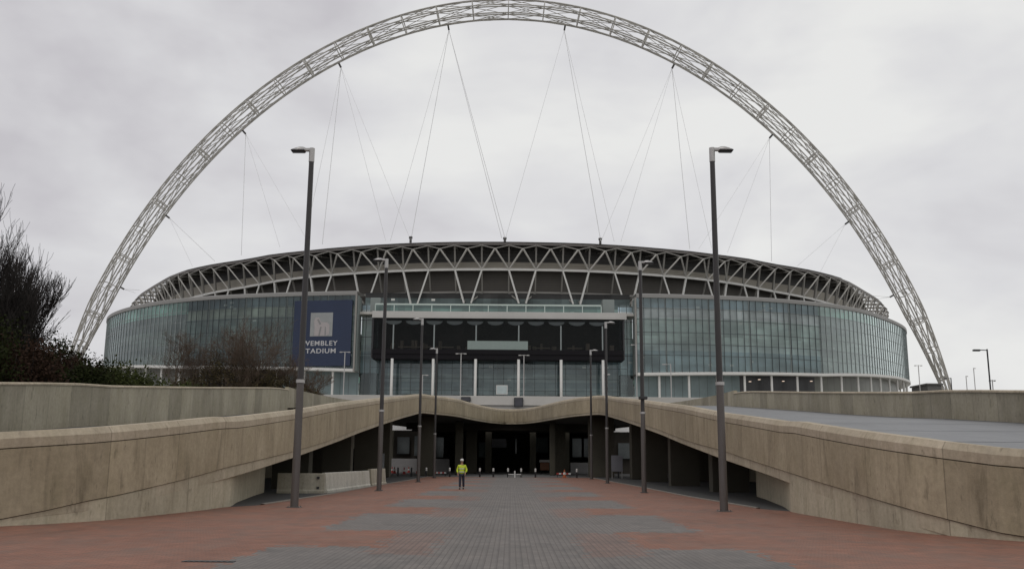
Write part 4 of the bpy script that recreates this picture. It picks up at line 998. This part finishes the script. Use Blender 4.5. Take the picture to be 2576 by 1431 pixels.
# ============================================================ BOLLARDS, BARRIERS, CONES
def make_bollard(label, white):
    root = empty('bollard', (0, 0, 0), label, 'bollard', 'bollards across the underpass mouth')
    b = MB(); b.lathe([(0.10, 0), (0.10, 0.62), (0.085, 0.66)], n=12); b.build('post', M_black, root, smooth=False)
    b = MB(); b.lathe([(0.104, 0.64), (0.104, 0.93), (0.07, 1.0)], n=12); b.build('cap', M_white if white else M_black, root)
    return root
bx = [(1072, 'white-capped bollard at the foot of the left bridge pier'), (1131, 'white-capped bollard just left of the person'), (1207, 'first white-capped bollard right of the person'), (1241, 'second white-capped bollard right of the person'),
      (1278, 'white-capped bollard at the left end of the low barrier'), (1311, 'white-capped bollard at the right end of the low barrier'), (1347, 'white-capped bollard alone right of the low barrier'), (1451, 'white-capped bollard right of the orange cone')]
b0 = make_bollard(bx[0][1], True)
for i, (px, lb) in enumerate(bx):
    x = at(px, 1195, 106.8).x; 
    if i == 0: b0.location = (x, 106.8, 0.02)
    else: copy_thing(b0, (x, 106.8, 0.02), 0, lb)
d0 = make_bollard('black bollard left of the left bridge pier, nearer the barriers', False)
x = at(1000, 1190, 108).x; d0.location = (x, 108.4, 0.012)
for px, lb in ((1035, 'black bollard just left of the left bridge pier'), (1527, 'black bollard beside the farthest right street lamp'), (1556, 'black bollard at the edge of the right dark opening')):
    copy_thing(d0, (at(px, 1190, 108.4).x, 108.4, 0.012), 0, lb)
lb_ = empty('low_barrier', (at(1295, 1200, 105.5).x, 105.5, 0.02), 'low steel hoop barrier between two white-capped bollards', 'barrier')
x0, x1 = at(1279, 1200, 105.5).x, at(1311, 1200, 105.5).x
b = MB(); b.tube([(x0, 105.5, 0.02), (x0, 105.5, 0.35), (x1, 105.5, 0.35), (x1, 105.5, 0.02)], 0.05, 6); b.build('rail', M_galv, lb_)
b = MB(); b.box((x0+x1)/2-0.07, 105.3, 0.02, (x0+x1)/2+0.07, 105.44, 0.75, bev=0.01); b.build('post', M_white, lb_)
M_pb0 = simple('pale_cart_top', (0.45, 0.44, 0.42), 0.5)
M_orange = simple('orange_plastic', (0.35, 0.09, 0.025), 0.5); M_red = simple('red_plastic', (0.40, 0.05, 0.04), 0.5)
def make_cone(label, m, group, white=True):
    root = empty('traffic_cone', (0, 0, 0), label, 'traffic cone', group)
    b = MB(); b.box(-0.28, -0.28, 0, 0.28, 0.28, 0.06, bev=0.015); b.lathe([(0.2, 0.05), (0.15, 0.35), (0.10, 0.6), (0.05, 0.9)], n=12); b.build('body', m, root)
    b = MB(); b.lathe([(0.156, 0.35), (0.105, 0.6)], n=12); b.build('white_sleeve', M_white, root)
    return root
c = make_cone('orange and white traffic cone right of the bollard row, before the pier', M_orange, None); c.location = (at(1420, 1190, 107.2).x, 107.2, 0.02)
# small stall and plank barriers at the underpass mouth
q = at(1370, 1150, 150); st_ = empty('kiosk_cart', (q.x, 150, 0.02), 'small orange-brown cart with a pale top in the dark underpass', 'cart')
b = MB(); b.box(q.x-0.7, 149.6, 0.5, q.x+0.7, 150.4, 1.7, bev=0.03); b.build('body', simple('orange_brown_panel', (0.22, 0.10, 0.05), 0.6), st_)
b = MB(); b.box(q.x-0.85, 149.5, 1.72, q.x+0.85, 150.5, 2.1, bev=0.03); b.build('top', M_pb0, st_)
for sx in (-0.5, 0.5):
    b = MB(); M_ = Matrix.Translation((q.x+sx, 149.9, 0.3)) @ Matrix.Rotation(R(90), 4, 'Y'); b.prism([(0.28*math.cos(k*math.pi/8), 0.28*math.sin(k*math.pi/8)) for k in range(16)], -0.05, 0.05, M_); b.build('wheel', M_black, st_)
for i, (px0, px1, y_, lb) in enumerate(((1400, 1436, 112, 'low red and white plank barrier right of the orange cone'), (1092, 1122, 112, 'low red and white plank barrier beside the left bridge pier'))):
    xa, xb = at(px0, 1190, y_).x, at(px1, 1190, y_).x; pl = empty('plank_barrier', ((xa+xb)/2, y_, 0.02), lb, 'barrier')
    b = MB(); nn_ = 6
    for k in range(nn_): b.cur = k % 2; b.box(xa+(xb-xa)*k/nn_, y_-0.03, 0.32, xa+(xb-xa)*(k+1)/nn_, y_+0.03, 0.5)
    b.build('plank', [M_red, M_white], pl)
    for xx in (xa+0.1, xb-0.1):
        b = MB(); b.box(xx-0.04, y_-0.2, 0.02, xx+0.04, y_+0.2, 0.07); b.box(xx-0.03, y_+0.035, 0.07, xx+0.03, y_+0.08, 0.55); b.build('foot', M_black, pl)
# planks of the row of concrete safety barriers
def barrier(x0, y0, x1, y1, h, label, m, holes):
    root = empty('concrete_barrier', (x0, y0, 0.0), label, 'concrete barrier', 'concrete barriers left of the plaza')
    a = Vector((x0, y0, 0)); c = Vector((x1, y1, 0)); L = (c-a).length; ang = math.atan2(c.y-a.y, c.x-a.x)
    T = Matrix.Translation(a) @ Matrix.Rotation(ang, 4, 'Z')
    b = MB()
    prof = [(0.0, 0), (0.0, 0.12), (0.06, 0.2), (0.14, h-0.05), (0.17, h), (0.33, h), (0.36, h-0.05), (0.44, 0.2), (0.5, 0.12), (0.5, 0)]
    rows = []
    for x in (0.03, L-0.03): rows.append([T @ Vector((x, y, z)) for y, z in prof])
    b.strip(rows, uvs=[[(0.3, z) for y, z in prof], [(L, z) for y, z in prof]])
    for e, o_ in ((0, 1), (1, -1)):
        i = len(b.v); b.v += [tuple(v) for v in rows[e]]; b.f.append(tuple(range(i, i+len(prof)))); b.uv.append(None); b.mi.append(0)
    b.build('body', m, root)
    if holes:
        hb = MB()
        for z in (0.28, h-0.22):
            hb.box(L-0.42, -0.01 + 0.05, z-0.06, L-0.28, 0.12, z+0.06, M=T)
        hb.build('fixing_plate', M_black, root)
M_barA = concrete('barrier_concrete', (0.34, 0.31, 0.24), (0.48, 0.45, 0.37), 9.0, 0.0, 0.5)
M_barB = concrete('pale_barrier_concrete', (0.46, 0.44, 0.38), (0.58, 0.56, 0.50), 9.0, 0.0, 0.5)
barrier(-12.15, 49.6, -9.7, 49.9, 1.02, 'stained grey concrete barrier under the left ramp, behind the nearest lamp', M_barA, True)
barrier(-9.6, 50.2, -9.35, 64.0, 1.05, 'long pale concrete barrier with rusty streaks left of the second lamp', M_barB, False)
barrier(-9.32, 64.5, -9.2, 71.0, 1.15, 'short concrete barrier behind the second left street lamp', M_barA, False)
# road-side concrete upstand with red and white cones seen between the piers
b = MB(); b.box(-30, 149.0, 0.012, -9.6, 149.4, 2.1, bev=0.04); b.box(9.4, 149.0, 0.012, 14, 149.4, 1.7, bev=0.04)
tag(b.build('low_wall', simple('low_wall_render', (0.30, 0.29, 0.29), 0.8, var=0.3, sc=0.5)), 'low grey wall across the road, seen between the bridge piers', 'wall')
cc = make_cone('small red and white traffic cone on the road between the left bridge piers', M_red, 'red and white cones between the left bridge piers')
cpos = [(-18.4, 130), (-16.2, 133), (-14.3, 128), (-13.5, 138), (-12.3, 132), (-11.8, 126), (-17.4, 140), (-15.5, 145)]
for i, (x, y) in enumerate(cpos):
    if i == 0: cc.location = (x, y, 0.012)
    else: copy_thing(cc, (x, y, 0.012))
# things under the right ramp
def panel_sign(px0, px1, py0, py1, y, label, m, legs=True, name='information_board'):
    a, c = at(px0, py1, y), at(px1, py0, y); root = empty(name, ((a.x+c.x)/2, y, 0.0), label, 'sign')
    b = MB(); b.box(a.x, y-0.05, max(a.z, 0.1), c.x, y+0.05, c.z, bev=0.01); b.build('board', m, root)
    b = MB()
    for x in ((a.x+0.08, c.x-0.08) if c.x-a.x > 0.4 else ((a.x+c.x)/2,)): b.tube([(x, y+0.08, 0.0), (x, y+0.08, c.z)], 0.04, 6)
    b.build('post', M_galv, root); return root
M_pb = simple('pale_board', (0.42, 0.42, 0.42), 0.5, var=0.3, sc=1.0)
panel_sign(1538, 1566, 1145, 1185, 104, 'pale grey upright notice board right of the right bridge pier', simple('dim_board', (0.2, 0.2, 0.22), 0.5))
panel_sign(1816, 1833, 1151, 1174, 60, 'white notice plate on a post under the right ramp', M_pb)
panel_sign(1642, 1656, 1127, 1140, 88, 'small pale sign high on a post under the right ramp', M_pb)
panel_sign(1737, 1757, 1138, 1156, 75, 'bluish notice board on the dark wall under the right ramp', simple('bluish_board', (0.16, 0.18, 0.22), 0.5))
panel_sign(956, 967, 1140, 1178, 84, 'narrow pale service panel under the left ramp', simple('service_panel', (0.22, 0.23, 0.24), 0.5, var=0.5), name='service_panel')
# enclosed block under the ramps on both sides, with doorway
for s, lb in ((-1, 'dark grey service wall under the left ramp'), (1, 'dark brown service wall with a doorway under the right ramp')):
    root = empty('service_wall', (s*17, 92, 0), lb, 'wall'); b = MB()
    if s > 0: b.box(12.9, 92, 0, 15.2, 92.4, 4.2); b.box(15.2, 92, 2.9, 17.0, 92.4, 4.2); b.box(17.0, 92, 0, 23.0, 92.4, 4.8)
    else: b.box(-23.0, 92, 0, -15.4, 92.4, 4.8); b.box(-14.2, 92, 0, -13.2, 92.4, 4.4)
    b.build('wall', simple('service_wall_render', (0.10, 0.088, 0.07), 0.85, var=0.4), root)
    b = MB(); x0, x1 = (15.25, 16.95) if s > 0 else (-15.35, -14.25); b.box(x0, 92.1, 0.0, x1, 92.2, 2.85); b.build('door', M_black, root)

b = MB(); b.box(-5.32, 18.5, 0.023, -4.9, 18.58, 0.03)
o = MB(); q = atz(525, 1415, 0); o.box(q.x-0.42, q.y-0.09, 0.021, q.x+0.42, q.y+0.09, 0.032)
for i in range(9): o.box(q.x-0.38+i*0.09, q.y-0.07, 0.033, q.x-0.34+i*0.09, q.y+0.07, 0.036)
tag(o.build('drain_cover', M_black), 'dark narrow drain cover set in the grey paving near the camera', 'drain cover')

# ============================================================ BANKS AND VEGETATION
def bank(s):
    b = MB(); rows = []
    for iy in range(0, 29):
        y = -20 + iy*4.6; r_ = []
        for ix in range(0, 26):
            x = 24.0 + ix*ix*0.28; z = max(0.3, lerp_tab(DECK, max(19, y))) - 0.6
            if y > 100: z *= max(0, (109 - y)/9)
            z += (noise.noise(Vector((x*0.15, y*0.15, s)))*0.5 if 0 < ix else 0)
            r_.append((s*x, y, max(0.006, z)))
        rows.append(r_)
    b.strip(rows); o = b.build('grass_bank', M_grass); tag(o, kind='structure'); return o
bank(-1); bank(1)
def bankz(x, y): return max(0.0, lerp_tab(DECK, max(19, y)) - 0.75)

def bare_tree(x, y, z, h, spread, seed, levels, label, upright=0.75, m=M_bark, nfork=5, trunk=0.16, cat='tree', group='bare winter trees on the left', name='bare_tree', stems=1):
    rnd = random.Random(seed); root = empty(name, (x, y, z), label, cat, group)
    tk = MB(); br = MB()
    def grow(p, d, L, r, lv):
        nseg = 4 if lv < 3 else 3; pts = [p]; rr = [r]; q = p.copy(); dd = d.copy(); spots = []
        for k in range(nseg):
            dd = (dd + Vector((rnd.uniform(-1, 1), rnd.uniform(-1, 1), rnd.uniform(-.3, .8)))*0.11*(1+lv*0.35) + Vector((0, 0, upright*0.12))).normalized()
            q = q + dd*(L/nseg); pts.append(q); rr.append(max(0.012, r*(1-0.62*(k+1)/nseg))); spots.append((q, dd, rr[-1]))
        (tk if lv == 0 else br).tube(pts, rr, 6 if lv < 2 else 3, cap=False)
        if lv >= levels: return
        cnt = nfork + (2 if lv == 0 else 0)
        for c in range(cnt):
            f = 0.22 + 0.78*(c+rnd.random()*0.8)/cnt; i = min(nseg-1, int(f*nseg)); q0, d0, r0 = spots[i]
            a = rnd.uniform(0, 2*math.pi); side = Vector((math.cos(a), math.sin(a), 0)); side = (side - d0*side.dot(d0)).normalized()
            nd = (d0*upright + side*spread*rnd.uniform(0.5, 1.1)).normalized()
            grow(pts[i] + (q0-pts[i])*rnd.random(), nd, L*rnd.uniform(0.5, 0.72), max(0.014, r0*0.62), lv+1)
    for s_ in range(stems):
        a = rnd.uniform(0, 6.28); off = Vector((math.cos(a), math.sin(a), 0))*(0.0 if stems == 1 else rnd.uniform(0.2, 1.2))
        grow(Vector((x, y, z-0.3)) + off, Vector((off.x*0.2, off.y*0.2, 1)).normalized(), h*(0.60 if levels > 2 else 0.8)*rnd.uniform(0.85, 1.05), trunk, 0)
    tk.build('trunk', m, root); br.build('branches', m, root)
    return root
def leafmat(name, c1, c2):
    M, nt, b = mat(name, 0.9, spec=0.1); n = N(nt)
    f = n.noise(n.pos(), 1.3, 4, 0.7); wn = n.white(n.scale(n.pos(), (3, 3, 3)))
    n.link(n.mix(n.m('ADD', n.m('MULTIPLY', f, 0.7), n.m('MULTIPLY', wn, 0.3)), c1, c2), b.inputs['Base Color']); return M
M_ever = leafmat('dark_evergreen_leaf', (0.008, 0.011, 0.004), (0.028, 0.034, 0.010))
M_redl = leafmat('reddish_twig_leaf', (0.02, 0.013, 0.010), (0.05, 0.028, 0.018))
M_brl = leafmat('brown_dry_leaf', (0.045, 0.038, 0.02), (0.085, 0.065, 0.035))
M_grl = leafmat('green_shrub_leaf', (0.02, 0.028, 0.009), (0.06, 0.068, 0.02))
def shrub(x, y, z, rx, ry, h, seed, m, label, nleaf=2600, name='shrub', group='shrubs behind the left ramp', size=0.16, cat='shrub'):
    rnd = random.Random(seed); root = empty(name, (x, y, z), label, cat, group)
    st = MB(); lf = MB(); tips = []
    for k in range(46):
        a = rnd.uniform(0, 6.28); el = rnd.uniform(0.3, 1.0)
        e = Vector((math.cos(a)*rx*rnd.random()**0.6, math.sin(a)*ry*rnd.random()**0.6, 0)); e.z = h*(0.25 + 0.75*el*math.sqrt(max(0, 1-(e.x/rx/1.15)**2-(e.y/ry/1.15)**2)))
        b0_ = Vector((x, y, z-0.2)) + e*0.12; md = Vector((x, y, z)) + e*0.55 + Vector((rnd.uniform(-.3, .3), rnd.uniform(-.3, .3), h*0.05)); tp = Vector((x, y, z)) + e
        st.tube([b0_, md, tp, tp + Vector((rnd.uniform(-.5, .5), rnd.uniform(-.5, .5), rnd.uniform(0.3, 1.1)))], [0.05, 0.035, 0.018, 0.01], 3, cap=False); tips.append((md, tp))
    for k in range(nleaf):
        md, tp = rnd.choice(tips); t = rnd.random()**0.6*1.05; c_ = md.lerp(tp, t) + Vector((rnd.gauss(0, .42), rnd.gauss(0, .42), rnd.gauss(0, .38)))
        if c_.z < z: c_.z = z + rnd.random()*h*0.2
        a = Vector((rnd.gauss(0, 1), rnd.gauss(0, 1), rnd.gauss(0, 1))).normalized(); b_ = a.orthogonal().normalized(); sz = size*rnd.uniform(0.5, 1.3)
        lf.quad(c_ - a*sz, c_ + b_*sz*0.5, c_ + a*sz, c_ - b_*sz*0.5)
    st.build('stems', M_bark, root); lf.build('foliage', m, root); return root
trees = [(-38.4, 63, 12.0, 0.4, 11, 'tallest bare tree cut by the left edge of the photo'), (-36.6, 62, 12.2, 0.38, 12, 'tall bare tree with upright twigs, second from the left edge'),
         (-39.2, 68, 13.0, 0.4, 13, 'bare tree standing behind the two tall ones at the left edge'), (-35.9, 64, 9.8, 0.36, 14, 'slightly lower bare tree on the right of the left clump'),
         (-34.0, 62, 7.4, 0.32, 15, 'short bushy bare tree right of the tall ones, before the arch foot')]
for x, y, h, sp, sd, lb in trees: bare_tree(x, y, bankz(x, y), h, sp, sd, 4, lb, upright=0.95, nfork=6, trunk=0.15, stems=2)
back = [(-44.5, 128, 8.2, 21), (-39.5, 130, 9.6, 22), (-35.5, 127, 9.2, 23), (-32.0, 131, 5.8, 24), (-27.5, 128, 3.2, 25)]
lbs = ['leftmost brown bare tree before the left glass wing', 'brown bare tree before the glass wing, second from the left', 'densest brown bare tree in front of the left glass wing', 'thin brown bare tree left of the navy banner', 'low brown bare tree below the navy banner']
for (x, y, h, sd), lb in zip(back, lbs):
    zt_ = 11.6
    bare_tree(x, y, 8.8, h+1.6, 0.75, sd, 4, lb, upright=0.6, m=M_bark2, nfork=5, trunk=0.13, group='brown bare trees before the left wing', stems=3)
    # raised planting bed under each tree
pb = MB(); pb.box(-56, 122, 0.012, -22.5, 136, 9.0, bev=0.3)
tag(pb.build('planting_bed', M_conc_far), 'raised concrete planting bed beyond the left ramp, carrying brown trees', 'planter')
sh = [(-41, 58, 5.2, 9.2, M_ever, 'large dark evergreen shrub at the left edge under the bare trees', 31, 5200), (-35, 57, 4.8, 8.4, M_ever, 'dark evergreen shrub under the tall bare trees, second from the left edge', 32, 5200),
      (-31.6, 60, 3.0, 5.6, M_redl, 'reddish brown shrub right of the bare trees', 33, 3600), (-31.6, 66, 3.0, 4.6, M_redl, 'rust-coloured shrub in front of the arch foot', 34, 3600),
      (-29.5, 64, 3.0, 4.0, M_ever, 'low dark evergreen shrub just left of the arch foot', 35, 3600), (-31.5, 76, 3.4, 4.2, M_grl, 'green shrub at the arch foot beside the glass end', 36, 3200),
      (-31.0, 86, 3.2, 2.6, M_grl, 'lowest green shrub at the right end of the left hedge', 37, 2600), (-39, 76, 4.4, 7.0, M_ever, 'dark evergreen shrub behind the rust-coloured one', 38, 3600),
      (-33.5, 68, 3.6, 5.0, M_ever, 'rounded dark evergreen shrub left of the low green ones', 39, 3600)]
for x, y, r_, h, m_, lb, sd, nl in sh: shrub(x, y, bankz(x, y), r_, r_*0.8, h, sd, m_, lb, int(nl*1.8), size=0.13)
for x, y, r_, h, m_, lb, sd in ((-43, 127.5, 3.6, 3.8, M_brl, 'brown leafy undergrowth shrub before the left wing, leftmost', 41), (-38.5, 127, 4.6, 7.2, M_brl, 'dense brown shrub at the centre of the planting bed', 42), (-33.5, 127, 3.8, 5.4, M_brl, 'brown shrub on the right part of the planting bed', 43), (-28.5, 127, 3.0, 2.2, M_brl, 'small brown shrub below the banner', 44), (-51, 127, 3.6, 2.4, M_grl, 'small green shrub at the left end of the planting bed', 45)):
    shrub(x, y, 9.0, r_, 3.5, h, sd, m_, lb, 2600, size=0.15, group='shrubs in the planting bed')

# ============================================================ PERSON
def skin(name, verts, edges, radii, m, parent, sub=1):
    me = bpy.data.meshes.new(name); me.from_pydata(verts, edges, []); o = bpy.data.objects.new(name, me); COL.objects.link(o)
    md = o.modifiers.new('s', 'SKIN'); sv = me.skin_vertices[0].data
    for i, r_ in enumerate(radii): sv[i].radius = r_ if isinstance(r_, tuple) else (r_, r_)
    sv[0].use_root = True
    if sub: sb = o.modifiers.new('d', 'SUBSURF'); sb.levels = sub; sb.render_levels = sub
    bpy.context.view_layer.update()
    me2 = bpy.data.meshes.new_from_object(o.evaluated_get(bpy.context.evaluated_depsgraph_get())); bpy.data.objects.remove(o)
    me2.materials.clear(); me2.materials.append(m); me2.polygons.foreach_set('use_smooth', [True]*len(me2.polygons))
    r = bpy.data.objects.new(name, me2); COL.objects.link(r); r.parent = parent; return r
per = empty('person', (-2.99, 58.5, 0.02), 'person in yellow high-visibility jacket, white cap and dark trousers walking across the plaza', 'person')
M_skin = simple('skin', (0.42, 0.25, 0.18), 0.6, var=0.08); M_hiv = simple('high_visibility_cloth', (0.50, 0.62, 0.03), 0.65, var=0.25, sc=6); M_trs = simple('navy_trousers', (0.022, 0.026, 0.045), 0.8, sc=5)
M_refl = simple('reflective_tape', (0.55, 0.57, 0.55), 0.35); M_shoe = simple('black_shoe', (0.015, 0.015, 0.016), 0.4)
# body: pelvis root, spine, neck, head, arms, legs (facing -y)
bv = [(0,0,.95),(0,0,1.15),(0,0,1.38),(0,-.01,1.5),(0,-.02,1.58),(0,-.02,1.68),(0,-.01,1.76),
      (-.18,0,1.42),(-.27,.03,1.16),(-.23,-.10,.96),(.18,0,1.42),(.28,.0,1.16),(.22,-.13,.98),
      (-.09,0,.9),(-.10,-.10,.5),(-.10,-.08,.09),(-.10,-.2,.045),(.09,0,.9),(.10,.03,.5),(.11,.16,.11),(.11,.06,.045)]
be = [(0,1),(1,2),(2,3),(3,4),(4,5),(5,6),(2,7),(7,8),(8,9),(2,10),(10,11),(11,12),(0,13),(13,14),(14,15),(15,16),(0,17),(17,18),(18,19),(19,20)]
br_ = [(.15,.11),(.13,.10),(.16,.11),(.06,.06),(.07,.075),(.085,.1),(.06,.07),.055,.042,.03,.055,.042,.03,.085,.058,.04,.035,.085,.058,.04,.035]
hands = []
for s, wr in ((-1, Vector((-.23,-.10,.96))), (1, Vector((.22,-.13,.98)))):
    k0 = 9 if s < 0 else 12; i0 = len(bv); bv.append(tuple(wr + Vector((0, -.03, -.06)))); be.append((k0, i0)); br_.append((.035,.018))
    for f, ln_ in ((-0.026, .07), (-0.009, .08), (0.009, .076), (0.025, .06)):
        a = len(bv); p_ = wr + Vector((f*0.5, -.04+f, -.1)); bv += [tuple(p_), tuple(p_ + Vector((-s*.012, -.012, -ln_*.5))), tuple(p_ + Vector((-s*.03, -.006, -ln_*.85)))]
        be += [(i0, a), (a, a+1), (a+1, a+2)]; br_ += [.009, .0085, .0075]
    a = len(bv); bv += [tuple(wr + Vector((-s*.03, -.05, -.06))), tuple(wr + Vector((-s*.035, -.065, -.1)))]; be += [(i0, a), (a, a+1)]; br_ += [.01, .0085]
skin('body', bv, be, br_, M_skin, per, 1)
jv = [(0,0,.90),(0,0,1.0),(0,0,1.2),(0,0,1.4),(0,0,1.47),(-.19,0,1.41),(-.29,.03,1.16),(-.24,-.10,.99),(.19,0,1.41),(.30,0,1.16),(.235,-.13,1.01)]
skin('jacket', jv, [(0,1),(1,2),(2,3),(3,4),(3,5),(5,6),(6,7),(3,8),(8,9),(9,10)], [(.2,.15),(.195,.15),(.185,.145),(.19,.135),(.09,.085),.085,.07,.055,.085,.07,.055], M_hiv, per, 1)
tv = [(0,0,.96),(-.09,0,.88),(-.10,-.09,.5),(-.10,-.075,.10),(.09,0,.88),(.10,.03,.5),(.11,.15,.13)]
skin('trousers', tv, [(0,1),(1,2),(2,3),(0,4),(4,5),(5,6)], [(.15,.12),.105,.08,.068,.105,.08,.068], M_trs, per, 1)
b = MB()
for z, rx, ry in ((1.05, .205, .158), (1.24, .198, .153)):
    rows = [[(rx*math.cos(2*math.pi*k/20), ry*math.sin(2*math.pi*k/20), zz) for k in range(20)] for zz in (z-.025, z+.025)]; b.strip(rows, close=True)
o = b.build('reflective_bands', M_refl); o.parent = per
b = MB(); b.lathe([(.098, 1.70), (.108, 1.735), (.1, 1.80), (.06, 1.835), (.01, 1.845)], 0, -.015, 16); b.box(-.07, -.19, 1.715, .07, -.09, 1.73); o = b.build('cap', M_white); o.parent = per
b = MB()
for s, yy, zz in ((-1, -.2, 0), (1, .04, 0.01)): b.box(s*.105-.05, yy-.08, zz, s*.105+.05, yy+.17, zz+.09, bev=.02)
o = b.build('shoes', M_shoe); o.parent = per
b = MB(); b.box(-.035, -.118, 1.655, -.018, -.108, 1.665); b.box(.018, -.118, 1.655, .035, -.108, 1.665); b.box(-.025, -.118, 1.60, .025, -.106, 1.607); o = b.build('face_features', simple('face_dark', (0.08, 0.04, 0.035), 0.6)); o.parent = per
b = MB(); b.tri((-.012, -.112, 1.62), (.012, -.112, 1.62), (0, -.135, 1.625)); b.tri((-.012, -.112, 1.62), (0, -.135, 1.625), (0, -.11, 1.655)); b.tri((.012, -.112, 1.62), (0, -.11, 1.655), (0, -.135, 1.625)); o = b.build('nose', M_skin); o.parent = per
bpy.context.view_layer.update()
